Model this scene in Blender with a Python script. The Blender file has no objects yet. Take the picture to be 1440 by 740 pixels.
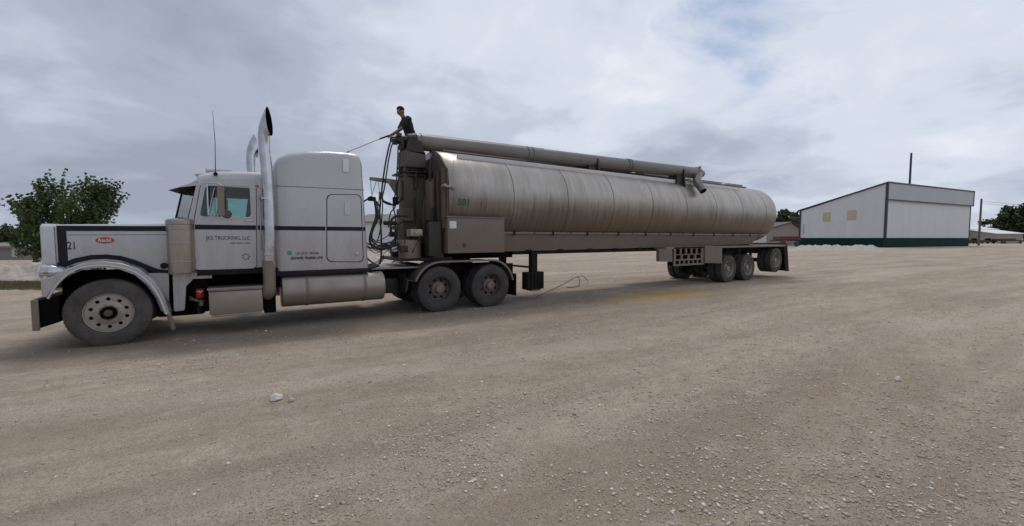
import bpy, bmesh, math, random
import numpy as np
from mathutils import Vector, Matrix, noise
from mathutils.geometry import tessellate_polygon
random.seed(7)
rng = np.random.default_rng(7)
SC = bpy.context.scene
COL = SC.collection
R = math.radians

# ------------------------------------------------------------------ camera
YAW = R(33); FOC = 590.0; CAMH = 1.72
CX, CY = 1.78, -9.06
PIT = math.atan(35/590)
RV = Vector((math.cos(YAW), -math.sin(YAW), 0))
F0 = Vector((math.sin(YAW), math.cos(YAW), 0))
FV = F0*math.cos(PIT) + Vector((0, 0, -math.sin(PIT)))
UV = F0*math.sin(PIT) + Vector((0, 0, math.cos(PIT)))
CP = Vector((CX, CY, CAMH))
cd = bpy.data.cameras.new('camera'); cam = bpy.data.objects.new('camera', cd); COL.objects.link(cam)
cd.sensor_width = 36; cd.lens = FOC/1440*36; cd.clip_start = .05; cd.clip_end = 5000
cam.matrix_world = Matrix(((RV.x, UV.x, -FV.x, CX), (RV.y, UV.y, -FV.y, CY), (RV.z, UV.z, -FV.z, CAMH), (0, 0, 0, 1)))
SC.camera = cam

# ------------------------------------------------------------------ world, sun, exposure
SC.view_settings.view_transform = 'Standard'; SC.view_settings.look = 'None'
SC.view_settings.exposure = 0.1; SC.view_settings.gamma = 1; SC.view_settings.use_curve_mapping = False
SUN_EL, SUN_AZ = 62.0, 60.0      # azimuth from +X towards +Y
w = bpy.data.worlds.new('World'); SC.world = w; w.use_nodes = True
nt = w.node_tree; N = nt.nodes; L = nt.links
for n in list(N): N.remove(n)
def wn(t, **k):
    n = N.new(t)
    for a, b in k.items(): setattr(n, a, b)
    return n
def wmath(op, a, b=None, clamp=False):
    n = N.new('ShaderNodeMath'); n.operation = op; n.use_clamp = clamp
    for i, v in enumerate((a, b)):
        if v is None: continue
        if isinstance(v, (int, float)): n.inputs[i].default_value = v
        else: L.new(v, n.inputs[i])
    return n.outputs[0]
out = wn('ShaderNodeOutputWorld'); bg = wn('ShaderNodeBackground'); L.new(bg.outputs[0], out.inputs[0])
bg.inputs[1].default_value = 0.1
sky = wn('ShaderNodeTexSky', sky_type='NISHITA', sun_disc=False, sun_elevation=R(SUN_EL), sun_rotation=R(90-SUN_AZ))
tc = wn('ShaderNodeTexCoord'); sep = wn('ShaderNodeSeparateXYZ'); L.new(tc.outputs['Generated'], sep.inputs[0])
zz = wmath('ADD', wmath('MAXIMUM', sep.outputs[2], 0.0), 0.27)
comb = wn('ShaderNodeCombineXYZ')
L.new(wmath('DIVIDE', sep.outputs[0], zz), comb.inputs[0]); L.new(wmath('DIVIDE', sep.outputs[1], zz), comb.inputs[1])
def wnoise(scale, det, rough, dist, off):
    mp = wn('ShaderNodeMapping'); L.new(comb.outputs[0], mp.inputs[0]); mp.inputs['Location'].default_value = off
    n = wn('ShaderNodeTexNoise'); L.new(mp.outputs[0], n.inputs[0])
    n.inputs['Scale'].default_value = scale; n.inputs['Detail'].default_value = det
    n.inputs['Roughness'].default_value = rough; n.inputs['Distortion'].default_value = dist
    return n.outputs[0]
n1 = wnoise(0.80, 5, .50, .3, (3.1, 1.7, 0)); n2 = wnoise(2.6, 6, .58, .35, (8.4, 2.2, 0))
rdir = wn('ShaderNodeVectorMath', operation='DOT_PRODUCT'); L.new(tc.outputs['Generated'], rdir.inputs[0]); rdir.inputs[1].default_value = tuple(RV*.75+F0*.45+Vector((0, 0, .35)))
val = wmath('ADD', wmath('ADD', wmath('MULTIPLY', n1, .74), wmath('MULTIPLY', n2, .33)), wmath('MULTIPLY', rdir.outputs['Value'], .16))
ramp = wn('ShaderNodeValToRGB'); L.new(val, ramp.inputs[0])
cr = ramp.color_ramp; cr.interpolation = 'EASE'
pts = [(.40, (3.15, 3.5, 4.4)), (.52, (3.95, 4.4, 5.4)), (.60, (5.0, 5.5, 6.5)), (.69, (6.3, 6.8, 7.75)), (.80, (7.6, 7.9, 8.6))]
while len(cr.elements) < len(pts): cr.elements.new(.5)
SKY_K = .1
for e, (p, c) in zip(cr.elements, pts): e.position = p; e.color = (c[0]*SKY_K, c[1]*SKY_K, c[2]*SKY_K, 1)
mulc = wn('ShaderNodeVectorMath', operation='SCALE'); L.new(ramp.outputs[0], mulc.inputs[0]); mulc.inputs['Scale'].default_value = 10
# thin place in the cloud where the blue sky shows
n3 = wnoise(1.1, 6, .6, .8, (1.0, 6.3, 0))
thin = wn('ShaderNodeMapRange'); L.new(n3, thin.inputs[0]); thin.inputs[1].default_value = .60; thin.inputs[2].default_value = .78; thin.inputs[3].default_value = 0; thin.inputs[4].default_value = .35
hd = wn('ShaderNodeVectorMath', operation='DOT_PRODUCT'); L.new(tc.outputs['Generated'], hd.inputs[0]); hd.inputs[1].default_value = (FV+RV*(345/FOC)+UV*(318/FOC)).normalized()
gap = wn('ShaderNodeMapRange'); L.new(wmath('ADD', hd.outputs['Value'], wmath('MULTIPLY', wmath('SUBTRACT', n2, .5), .11)), gap.inputs[0]); gap.inputs[1].default_value = .990; gap.inputs[2].default_value = 1.010; gap.inputs[3].default_value = 0; gap.inputs[4].default_value = .75
tot = wmath('MAXIMUM', thin.outputs[0], gap.outputs[0])
mx = wn('ShaderNodeMix', data_type='RGBA'); L.new(tot, mx.inputs[0]); L.new(mulc.outputs[0], mx.inputs[6]); L.new(sky.outputs[0], mx.inputs[7])
L.new(mx.outputs[2], bg.inputs[0])
sd = bpy.data.lights.new('sun', 'SUN'); sun = bpy.data.objects.new('sun', sd); COL.objects.link(sun)
sd.energy = 1.1; sd.angle = R(22); sd.color = (1, .94, .85)
sv = Vector((math.cos(R(SUN_EL))*math.cos(R(SUN_AZ)), math.cos(R(SUN_EL))*math.sin(R(SUN_AZ)), math.sin(R(SUN_EL))))
sun.rotation_euler = sv.to_track_quat('Z', 'Y').to_euler()

# ------------------------------------------------------------------ coordinate helpers
def ray(px, py): return FV + RV*((px-720)/FOC) + UV*((370-py)/FOC)
def PY(px, py, Y=0.0):
    d = ray(px, py); t = (Y-CY)/d.y; return Vector((CX+t*d.x, Y, CAMH+t*d.z))
def xz(px, py, Y=0.0):
    p = PY(px, py, Y); return (p.x, p.z)
def W(px, depth, z=0.0):
    p = CP + (F0 + RV*((px-720)/FOC))*depth; return Vector((p.x, p.y, z))
def HZ(py, depth): return CAMH + (335-py)/FOC*depth

# ------------------------------------------------------------------ materials
def new_mat(name):
    m = bpy.data.materials.new(name); m.use_nodes = True
    b = m.node_tree.nodes['Principled BSDF']; return m, m.node_tree, b
def mat(name, col, rough=.6, metal=0.0, vary=.25, scale=3.0, dirt=0.0, dirt_col=(.17, .13, .10), dscale=1.2, stretch=(1, 1, 1), bump=0.0, bscale=40, coat=0.0, spec=.5, low=None, rvar=.15):
    """paint / metal with mottling, optional dirt film (noise mask, thicker near z=low) and fine bump"""
    m, t, b = new_mat(name); n = t.nodes; l = t.links
    tcn = n.new('ShaderNodeTexCoord'); mp = n.new('ShaderNodeMapping'); l.new(tcn.outputs['Object'], mp.inputs[0]); mp.inputs['Scale'].default_value = stretch
    a = n.new('ShaderNodeTexNoise'); l.new(mp.outputs[0], a.inputs[0]); a.inputs['Scale'].default_value = scale; a.inputs['Detail'].default_value = 8; a.inputs['Roughness'].default_value = .65
    r = n.new('ShaderNodeValToRGB'); l.new(a.outputs[0], r.inputs[0])
    r.color_ramp.elements[0].position = .3; r.color_ramp.elements[1].position = .7
    r.color_ramp.elements[0].color = tuple(c*(1-vary) for c in col)+(1,); r.color_ramp.elements[1].color = tuple(min(1, c*(1+vary*.5)) for c in col)+(1,)
    res = r.outputs[0]
    if dirt > 0:
        d = n.new('ShaderNodeTexNoise'); l.new(mp.outputs[0], d.inputs[0]); d.inputs['Scale'].default_value = dscale; d.inputs['Detail'].default_value = 9; d.inputs['Roughness'].default_value = .7
        mr = n.new('ShaderNodeMapRange'); l.new(d.outputs[0], mr.inputs[0]); mr.inputs[1].default_value = .38; mr.inputs[2].default_value = .72; mr.inputs[3].default_value = dirt*.25; mr.inputs[4].default_value = dirt
        f = mr.outputs[0]
        if low:
            g = n.new('ShaderNodeNewGeometry'); s = n.new('ShaderNodeSeparateXYZ'); l.new(g.outputs['Position'], s.inputs[0])
            m2 = n.new('ShaderNodeMapRange'); l.new(s.outputs[2], m2.inputs[0]); m2.inputs[1].default_value = low[1]; m2.inputs[2].default_value = low[0]; m2.inputs[3].default_value = low[3] if len(low) > 3 else .35; m2.inputs[4].default_value = low[2]
            mm = n.new('ShaderNodeMath'); mm.operation = 'MULTIPLY'; mm.use_clamp = True; l.new(f, mm.inputs[0]); l.new(m2.outputs[0], mm.inputs[1]); f = mm.outputs[0]
        mix = n.new('ShaderNodeMix'); mix.data_type = 'RGBA'; l.new(f, mix.inputs[0]); l.new(res, mix.inputs[6]); mix.inputs[7].default_value = tuple(dirt_col)+(1,)
        res = mix.outputs[2]
        if metal > 0:
            mm = n.new('ShaderNodeMapRange'); l.new(f, mm.inputs[0]); mm.inputs[3].default_value = metal; mm.inputs[4].default_value = metal*.15; l.new(mm.outputs[0], b.inputs['Metallic'])
    l.new(res, b.inputs['Base Color'])
    rr = n.new('ShaderNodeMapRange'); l.new(a.outputs[0], rr.inputs[0]); rr.inputs[1].default_value = .3; rr.inputs[2].default_value = .7; rr.inputs[3].default_value = max(.04, rough-rvar); rr.inputs[4].default_value = min(1, rough+rvar)
    l.new(rr.outputs[0], b.inputs['Roughness'])
    if not (dirt > 0 and metal > 0): b.inputs['Metallic'].default_value = metal
    b.inputs['Coat Weight'].default_value = coat; b.inputs['Specular IOR Level'].default_value = spec
    if bump > 0:
        bn = n.new('ShaderNodeTexNoise'); l.new(tcn.outputs['Object'], bn.inputs[0]); bn.inputs['Scale'].default_value = bscale; bn.inputs['Detail'].default_value = 5
        bb = n.new('ShaderNodeBump'); l.new(bn.outputs[0], bb.inputs['Height']); bb.inputs['Strength'].default_value = bump; bb.inputs['Distance'].default_value = .01; l.new(bb.outputs[0], b.inputs['Normal'])
    return m
MUD = (.20, .155, .12)
M = {}
M['paint'] = mat('silver_paint', (.50, .50, .515), .28, .15, .06, 2.0, stretch=(2.2, 2.2, .5), dirt=.55, dirt_col=(.27, .22, .175), dscale=2.2, low=(.6, 2.4, 1.5, .10), coat=.5, rvar=.08)
M['roofpaint'] = mat('pale_roof_paint', (.62, .61, .62), .38, .05, .06, 2.0, dirt=.3, dirt_col=(.4, .36, .31), dscale=3, coat=.3, rvar=.08)
M['grille'] = mat('satin_grille_shell', (.62, .63, .65), .3, .6, .12, 6, dirt=.35, dirt_col=(.42, .38, .34), coat=.2)
M['stripe'] = mat('navy_stripe', (.006, .007, .016), .45, 0, .2, 3, dirt=.06, dirt_col=(.2, .17, .15), spec=.25)
M['chrome'] = mat('worn_chrome', (.56, .57, .59), .16, 1, .25, 6, dirt=.35, dirt_col=(.30, .26, .22), dscale=3, low=(.5, 2.6, 1.4, .12), rvar=.06)
M['alu'] = mat('dull_aluminium', (.42, .38, .34), .38, .8, .15, 5, dirt=.85, dirt_col=(.23, .175, .13), dscale=2.5, rvar=.1)
M['aludark'] = mat('grimy_aluminium', (.30, .25, .215), .5, .4, .2, 5, dirt=.9, dirt_col=(.15, .112, .085), dscale=2.5)
M['aircl'] = mat('brushed_steel_can', (.42, .37, .33), .27, .9, .12, 4, dirt=.5, dirt_col=(.25, .21, .175), dscale=3, stretch=(1, 1, .3), rvar=.08)
M['black'] = mat('grimy_black', (.010, .0095, .0095), .8, 0, .3, 6, dirt=.3, dirt_col=(.05, .042, .035), dscale=3, spec=.2)
M['grease'] = mat('greasy_steel', (.028, .024, .021), .55, .2, .5, 8, dirt=.55, dirt_col=(.065, .052, .042), dscale=5, bump=.5, bscale=25)
M['deep'] = mat('inner_black', (.005, .005, .005), .9, 0, .3, 5, spec=.1)
M['chassis'] = mat('mud_grey_steel', (.085, .070, .058), .65, .15, .3, 5, dirt=.7, dirt_col=(.13, .10, .075), dscale=3)
M['boxgrey'] = mat('dusty_grey_panel', (.215, .175, .145), .6, .15, .12, 3, dirt=.7, dirt_col=(.155, .115, .088), dscale=2)
M['rubber'] = mat('dusty_rubber', (.04, .039, .039), .85, 0, .2, 12, dirt=.85, dirt_col=(.15, .132, .115), dscale=3.0, bump=.3, bscale=60, spec=.25)
M['rubberdark'] = mat('wet_rubber', (.022, .022, .024), .65, 0, .2, 12, dirt=.8, dirt_col=(.085, .077, .07), dscale=1.8, bump=.3, bscale=60)
M['rim'] = mat('dirty_alloy_rim', (.40, .365, .32), .4, .7, .15, 9, dirt=.75, dirt_col=(.26, .22, .18), dscale=6)
M['rimdark'] = mat('grimy_rim', (.12, .10, .085), .55, .3, .3, 9, dirt=.8, dirt_col=(.075, .06, .046), dscale=6)
M['hose'] = mat('black_hose', (.014, .014, .015), .45, 0, .3, 10, dirt=.3, dirt_col=(.08, .07, .06))
M['green'] = mat('green_lettering', (.02, .14, .05), .6, 0, .2, 20)
M['ink'] = mat('dark_lettering', (.015, .015, .025), .5, 0, .2, 20)
M['red'] = mat('red_enamel', (.42, .035, .02), .35, 0, .15, 20, coat=.3)
M['white'] = mat('white_enamel', (.75, .75, .74), .5, 0, .08, 8)
M['mint'] = mat('mint_sticker', (.05, .38, .22), .6, 0, .2, 20)
M['auger'] = mat('weathered_auger', (.24, .23, .21), .45, .5, .18, 3, dirt=.7, dirt_col=(.15, .13, .11), dscale=2.2, stretch=(.4, 1, 1))
M['amber'] = mat('amber_lens', (.45, .12, .01), .3)
M['lens'] = mat('headlamp_glass', (.65, .67, .7), .12, .6, .1, 6)
M['seat'] = mat('cab_upholstery', (.03, .03, .035), .9)
def glass_mat(name, tint, refl=.9):
    m, t, b = new_mat(name); n = t.nodes; l = t.links; n.remove(b)
    o = n['Material Output']; tr = n.new('ShaderNodeBsdfTransparent'); tr.inputs[0].default_value = tint+(1,)
    g = n.new('ShaderNodeBsdfGlossy'); g.inputs['Roughness'].default_value = .03; g.inputs[0].default_value = (refl, refl, refl, 1)
    fr = n.new('ShaderNodeFresnel'); fr.inputs[0].default_value = 1.5
    ns = n.new('ShaderNodeTexNoise'); ns.inputs['Scale'].default_value = 7
    mx_ = n.new('ShaderNodeMixShader'); l.new(fr.outputs[0], mx_.inputs[0]); l.new(tr.outputs[0], mx_.inputs[1]); l.new(g.outputs[0], mx_.inputs[2])
    df = n.new('ShaderNodeBsdfDiffuse'); df.inputs[0].default_value = (.3, .28, .25, 1)
    mr = n.new('ShaderNodeMapRange'); l.new(ns.outputs[0], mr.inputs[0]); mr.inputs[3].default_value = 0; mr.inputs[4].default_value = .12
    m3 = n.new('ShaderNodeMixShader'); l.new(mr.outputs[0], m3.inputs[0]); l.new(mx_.outputs[0], m3.inputs[1]); l.new(df.outputs[0], m3.inputs[2])
    l.new(m3.outputs[0], o.inputs[0]); return m
M['glass'] = glass_mat('tinted_glass', (.72, .88, .84))
M['glassshade'] = glass_mat('shade_band_glass', (.05, .07, .07))

def tank_mat():
    """stainless barrel: run-off streaks down the side, brown road film on the belly, feed dust"""
    m, t, b = new_mat('streaked_stainless'); n = t.nodes; l = t.links
    g = n.new('ShaderNodeNewGeometry'); s = n.new('ShaderNodeSeparateXYZ'); l.new(g.outputs['Position'], s.inputs[0])
    def noi(sx, sz, sc, det, off=0):
        c = n.new('ShaderNodeCombineXYZ')
        a = n.new('ShaderNodeMath'); a.operation = 'MULTIPLY'; l.new(s.outputs[0], a.inputs[0]); a.inputs[1].default_value = sx
        z = n.new('ShaderNodeMath'); z.operation = 'MULTIPLY'; l.new(s.outputs[2], z.inputs[0]); z.inputs[1].default_value = sz
        l.new(a.outputs[0], c.inputs[0]); l.new(z.outputs[0], c.inputs[2]); c.inputs[1].default_value = off
        q = n.new('ShaderNodeTexNoise'); l.new(c.outputs[0], q.inputs[0]); q.inputs['Scale'].default_value = sc; q.inputs['Detail'].default_value = det; q.inputs['Roughness'].default_value = .7; q.inputs['Distortion'].default_value = .15
        return q.outputs[0]
    st = noi(1, .05, 9, 8); st2 = noi(1, .12, 2.2, 6, 4.0); bl = noi(1, 1, .8, 6, 9)
    def mr(v, a, b_, c, d):
        q = n.new('ShaderNodeMapRange'); l.new(v, q.inputs[0]); q.inputs[1].default_value = a; q.inputs[2].default_value = b_; q.inputs[3].default_value = c; q.inputs[4].default_value = d; return q.outputs[0]
    def mth(op, a, b_):
        q = n.new('ShaderNodeMath'); q.operation = op; q.use_clamp = op == 'MULTIPLY'
        for i, v in enumerate((a, b_)):
            if isinstance(v, (int, float)): q.inputs[i].default_value = v
            else: l.new(v, q.inputs[i])
        return q.outputs[0]
    def mixc(f, a, b_):
        q = n.new('ShaderNodeMix'); q.data_type = 'RGBA'; l.new(f, q.inputs[0])
        for i, v in ((6, a), (7, b_)):
            if isinstance(v, tuple): q.inputs[i].default_value = v+(1,)
            else: l.new(v, q.inputs[i])
        return q.outputs[2]
    mul3 = lambda a, b_: mth('MULTIPLY', a, b_)
    base = mixc(mr(st2, .35, .65, 0, 1), (.37, .335, .295), (.48, .44, .395))
    base = mixc(mul3(mr(st, .44, .70, 0, .75), mr(s.outputs[2], 3.6, 2.4, .25, 1)), base, (.22, .18, .145))
    # film on the belly with an uneven upper edge
    edge = mth('ADD', s.outputs[2], mth('MULTIPLY', st, 1.1)); edge = mth('ADD', edge, mth('MULTIPLY', bl, .9))
    film = mr(edge, 4.0, 3.35, 0, 1)
    fil2 = mth('MULTIPLY', film, mr(st, .3, .62, 1.0, .6))
    base = mixc(fil2, base, (.11, .075, .052))
    # pale washed runs
    base = mixc(mr(noi(1, .04, 14, 3, 2.2), .66, .76, 0, .5), base, (.42, .39, .36))
    l.new(base, b.inputs['Base Color'])
    l.new(mr(fil2, 0, 1, .85, .1), b.inputs['Metallic']); l.new(mr(st, .3, .7, .30, .44), b.inputs['Roughness'])
    bp = n.new('ShaderNodeBump'); l.new(noi(1, .3, 1.3, 3, 5), bp.inputs['Height']); bp.inputs['Strength'].default_value = .25; bp.inputs['Distance'].default_value = .05; l.new(bp.outputs[0], b.inputs['Normal'])
    return m
M['tank'] = tank_mat(); M['weld'] = mat('weld_seam', (.17, .14, .115), .5, .5, .5, 2.5, dirt=.5, dirt_col=(.10, .075, .055))

def ground_mat():
    m, t, b = new_mat('dusty_gravel_ground'); n = t.nodes; l = t.links
    g = n.new('ShaderNodeNewGeometry'); s = n.new('ShaderNodeSeparateXYZ'); l.new(g.outputs['Position'], s.inputs[0])
    def noi(scale, sx=1, sy=1, det=6, rough=.6, off=0, dist=0):
        mp = n.new('ShaderNodeMapping'); l.new(g.outputs['Position'], mp.inputs[0]); mp.inputs['Scale'].default_value = (sx, sy, 1); mp.inputs['Location'].default_value = (off, off*.7, 0)
        q = n.new('ShaderNodeTexNoise'); l.new(mp.outputs[0], q.inputs[0]); q.inputs['Scale'].default_value = scale; q.inputs['Detail'].default_value = det; q.inputs['Roughness'].default_value = rough; q.inputs['Distortion'].default_value = dist
        return q.outputs[0]
    def mr(v, a, b_, c, d):
        q = n.new('ShaderNodeMapRange'); l.new(v, q.inputs[0]); q.inputs[1].default_value = a; q.inputs[2].default_value = b_; q.inputs[3].default_value = c; q.inputs[4].default_value = d; return q.outputs[0]
    def mixc(f, a, b_):
        q = n.new('ShaderNodeMix'); q.data_type = 'RGBA'
        if isinstance(f, float): q.inputs[0].default_value = f
        else: l.new(f, q.inputs[0])
        for i, v in ((6, a), (7, b_)):
            if isinstance(v, tuple): q.inputs[i].default_value = v+(1,)
            else: l.new(v, q.inputs[i])
        return q.outputs[2]
    def mul(a, b_, op='MULTIPLY'):
        q = n.new('ShaderNodeMath'); q.operation = op
        for i, v in enumerate((a, b_)):
            if isinstance(v, (int, float)): q.inputs[i].default_value = v
            else: l.new(v, q.inputs[i])
        return q.outputs[0]
    def ell(cx, cy, rx, ry, e0=1.0, e1=.2):   # a patch: 1 inside, 0 outside
        dx = mul(mul(s.outputs[0], -cx, 'ADD'), 1/rx); dy = mul(mul(s.outputs[1], -cy, 'ADD'), 1/ry)
        d = mul(mul(dx, dx), mul(dy, dy), 'ADD'); d = mul(d, mul(noi(1.2, det=5, off=3), 1.4), 'ADD')
        return mr(d, e0+.7, e1+.7, 0, 1)
    c = mixc(mr(noi(.22, .55, 1, 6), .35, .65, 0, 1), (.49, .39, .29), (.64, .53, .41))
    c = mixc(mr(noi(.5, .28, 1.3, 5, off=11, dist=.6), .46, .64, 0, .55), c, (.33, .24, .17))       # tracks along the yard
    c = mixc(mr(noi(1.1, .5, 1.1, 6, off=31, dist=.4), .52, .68, 0, .45), c, (.60, .515, .425))
    c = mixc(mr(noi(1.5, .10, 1.5, 5, .6, off=41, dist=.3), .50, .62, 0, .4), c, (.37, .295, .235))       # wheel lanes
    c = mixc(mr(noi(9, 1, 1, 8, .75, off=5), .38, .7, 0, .5), c, (.30, .235, .18))
    c = mixc(mr(noi(3.2, .6, 1.1, 7, .7, off=61), .46, .62, 0, .35), c, (.30, .22, .155))
    c = mixc(mr(noi(2.3, .8, 1.1, 7, .7, off=71), .54, .68, 0, .4), c, (.66, .58, .495))
    # packed wheel lanes running along the yard, bending a little
    wy = mul(mul(s.outputs[1], mul(noi(.10, .5, .5, 2, off=91), 3.2), 'ADD'), mul(s.outputs[0], .10), 'ADD')
    for fr_, w_, st_, cc_ in ((.42, .86, .38, (.60, .52, .435)), (.27, .88, .42, (.30, .24, .185))):
        sn = n.new('ShaderNodeMath'); sn.operation = 'SINE'; l.new(mul(wy, 6.283*fr_), sn.inputs[0])
        c = mixc(mul(mr(sn.outputs[0], w_-.25, w_+.1, 0, st_), mr(noi(.35, .3, 1, 4, off=101+fr_*50), .42, .6, 0, 1)), c, cc_)
    vo = n.new('ShaderNodeTexVoronoi'); l.new(g.outputs['Position'], vo.inputs['Vector']); vo.inputs['Scale'].default_value = 75; vs_ = n.new('ShaderNodeSeparateColor'); l.new(vo.outputs['Color'], vs_.inputs[0])
    peb = mul(mr(vo.outputs['Distance'], .30, .42, 1, 0), mr(mul(vs_.outputs[1], noi(.9, .6, 1, 4, off=51), 'ADD'), 1.0, 1.15, 0, 1))
    c = mixc(mul(peb, .8), c, mixc(vs_.outputs[0], (.22, .17, .13), (.70, .63, .55)))
    c = mixc(mr(noi(55, 1, 1, 4, .7, off=7), .50, .66, 0, .5), c, (.20, .155, .12))                  # grit
    c = mixc(mr(noi(75, 1, 1, 3, .7, off=17), .60, .70, 0, .6), c, (.70, .63, .55))
    c = mixc(mul(ell(4.5, -.2, 9.5, 1.5), .62), c, (.18, .14, .105))                                    # darker ground beside and under the truck
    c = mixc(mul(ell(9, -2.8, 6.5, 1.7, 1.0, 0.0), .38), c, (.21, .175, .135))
    c = mixc(mul(ell(12.7, -.9, 2.9, .95), .8), c, (.50, .33, .12))                                  # spilled feed
    c = mixc(mul(ell(15.2, -1.2, 2.2, .5), .45), c, (.42, .31, .17))
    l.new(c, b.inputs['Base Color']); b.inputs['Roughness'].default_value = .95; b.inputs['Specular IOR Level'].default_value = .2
    h = mul(mul(mul(peb, .25), mul(noi(30, det=6, rough=.75, off=2), .5), 'ADD'), mul(noi(3.0, .6, 1, 5, off=8), 1.2), 'ADD')
    bp = n.new('ShaderNodeBump'); l.new(h, bp.inputs['Height']); bp.inputs['Strength'].default_value = .9; bp.inputs['Distance'].default_value = .055; l.new(bp.outputs[0], b.inputs['Normal'])
    return m
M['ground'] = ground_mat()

# ------------------------------------------------------------------ mesh helpers
class MB:
    def __init__(s): s.v = []; s.f = []; s.p = []
    def add(s, vs, fs):
        o = len(s.v); s.p.append((o, len(s.f))); s.v += [tuple(p) for p in vs]; s.f += [tuple(i+o for i in f) for f in fs]; return s
    def box(s, x0, x1, y0, y1, z0, z1, bev=0.0):
        if bev <= 0:
            return s.add([(x, y, z) for z in (z0, z1) for y in (y0, y1) for x in (x0, x1)],
                         [(0, 2, 3, 1), (4, 5, 7, 6), (0, 1, 5, 4), (2, 6, 7, 3), (0, 4, 6, 2), (1, 3, 7, 5)])
        bm = bmesh.new(); bmesh.ops.create_cube(bm, size=1)
        for v in bm.verts: v.co = ((v.co.x+.5)*(x1-x0)+x0, (v.co.y+.5)*(y1-y0)+y0, (v.co.z+.5)*(z1-z0)+z0)
        bmesh.ops.bevel(bm, geom=bm.edges[:], offset=bev, segments=2, affect='EDGES', profile=.6)
        bm.verts.ensure_lookup_table(); r = s.add([v.co[:] for v in bm.verts], [[v.index for v in f.verts] for f in bm.faces]); bm.free(); return r
    def ring_loft(s, rings, cap0=True, cap1=True, closed=True):
        n = len(rings[0]); vs = [p for r in rings for p in r]; fs = []
        for i in range(len(rings)-1):
            for j in range(n if closed else n-1):
                a = i*n+j; b_ = i*n+(j+1) % n; fs.append((a, b_, b_+n, a+n))
        if cap0: fs.append(tuple(reversed(range(n))))
        if cap1: fs.append(tuple((len(rings)-1)*n+j for j in range(n)))
        return s.add(vs, fs)
    def tube(s, pts, r, n=10, smooth=0, cap=True):
        pts = [Vector(p) for p in pts]
        if smooth:
            q = []
            for i in range(len(pts)-1):
                p0 = pts[max(i-1, 0)]; p1 = pts[i]; p2 = pts[i+1]; p3 = pts[min(i+2, len(pts)-1)]
                for k in range(smooth):
                    t = k/smooth
                    q.append(.5*((2*p1)+(p2-p0)*t+(2*p0-5*p1+4*p2-p3)*t*t+(-p0+3*p1-3*p2+p3)*t**3))
            q.append(pts[-1])
            if not isinstance(r, (int, float)):
                rr = []
                for i in range(len(r)-1):
                    for k in range(smooth): rr.append(r[i]+(r[i+1]-r[i])*k/smooth)
                rr.append(r[-1]); r = rr
            pts = q
        rs = [r]*len(pts) if isinstance(r, (int, float)) else r
        rings = []; up = None
        for i, p in enumerate(pts):
            d = (pts[min(i+1, len(pts)-1)]-pts[max(i-1, 0)]).normalized()
            if up is None:
                up = Vector((0, 0, 1)) if abs(d.z) < .9 else Vector((1, 0, 0))
            a = (up - d*up.dot(d)).normalized(); up = a; b_ = d.cross(a)
            rings.append([p+(a*math.cos(2*math.pi*k/n)+b_*math.sin(2*math.pi*k/n))*rs[i] for k in range(n)])
        return s.ring_loft(rings, cap, cap)
    def cyl(s, p0, p1, r0, r1=None, n=20): return s.tube([p0, p1], [r0, r0 if r1 is None else r1], n)
    def lathe(s, prof, c, axis='Y', n=40, close=False):
        rings = []
        for r, h in prof:
            rg = []
            for k in range(n):
                a = 2*math.pi*k/n; u, v = r*math.cos(a), r*math.sin(a)
                rg.append({'Y': (c[0]+u, c[1]+h, c[2]+v), 'X': (c[0]+h, c[1]+u, c[2]+v), 'Z': (c[0]+u, c[1]+v, c[2]+h)}[axis])
            rings.append(rg)
        if close: rings.append(rings[0])
        return s.ring_loft(rings, not close, not close)
    def plate(s, loop, y0, y1, holes=(), axis='Y', yf=None):
        """polygon in XZ (or YZ for axis X, XY for Z) extruded between y0 and y1; yf(x)->offset added to y"""
        loops = [list(loop)]+[list(h) for h in holes]
        flat = [p for lp in loops for p in lp]
        tris = tessellate_polygon([[Vector((p[0], p[1], 0)) for p in lp] for lp in loops])
        def mk(p, y):
            if yf: y = y+yf(p[0])
            return {'Y': (p[0], y, p[1]), 'X': (y, p[0], p[1]), 'Z': (p[0], p[1], y)}[axis]
        n = len(flat); vs = [mk(p, y0) for p in flat]+[mk(p, y1) for p in flat]; fs = []
        for t in tris: fs.append(tuple(t)); fs.append(tuple(i+n for i in reversed(t)))
        o = 0
        for lp in loops:
            k = len(lp)
            for j in range(k): a = o+j; b_ = o+(j+1) % k; fs.append((a, b_, b_+n, a+n))
            o += k
        return s.add(vs, fs)
    def split(s, name, m, parent, names=None, **k):
        """one object for every piece added"""
        r = []
        for i, (v0, f0) in enumerate(s.p):
            v1, f1 = s.p[i+1] if i+1 < len(s.p) else (len(s.v), len(s.f)); q = MB()
            q.add(s.v[v0:v1], [tuple(j-v0 for j in f) for f in s.f[f0:f1]]); r.append(q.build(names[i] if names else name, m, parent, **k))
        return r
    def build(s, name, m, parent=None, smooth=True, ang=35, bevel=0, origin=None):
        me = bpy.data.meshes.new(name); me.from_pydata(s.v, [], s.f); me.validate()
        bm = bmesh.new(); bm.from_mesh(me); bmesh.ops.recalc_face_normals(bm, faces=bm.faces[:]); bm.to_mesh(me); bm.free()
        if smooth: me.shade_smooth(); me.set_sharp_from_angle(angle=R(ang))
        me.materials.append(m)
        o = bpy.data.objects.new(name, me); COL.objects.link(o)
        if origin is not None:
            me.transform(Matrix.Translation(-Vector(origin))); o.location = origin
        if parent is not None:
            o.parent = parent; q = parent; off = Vector((0, 0, 0))
            while q: off += Vector(q.location); q = q.parent
            o.location = Vector(o.location)-off
        if bevel:
            bv = o.modifiers.new('bevel', 'BEVEL'); bv.width = bevel; bv.segments = 2; bv.limit_method = 'ANGLE'; bv.angle_limit = R(40)
        return o
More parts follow.
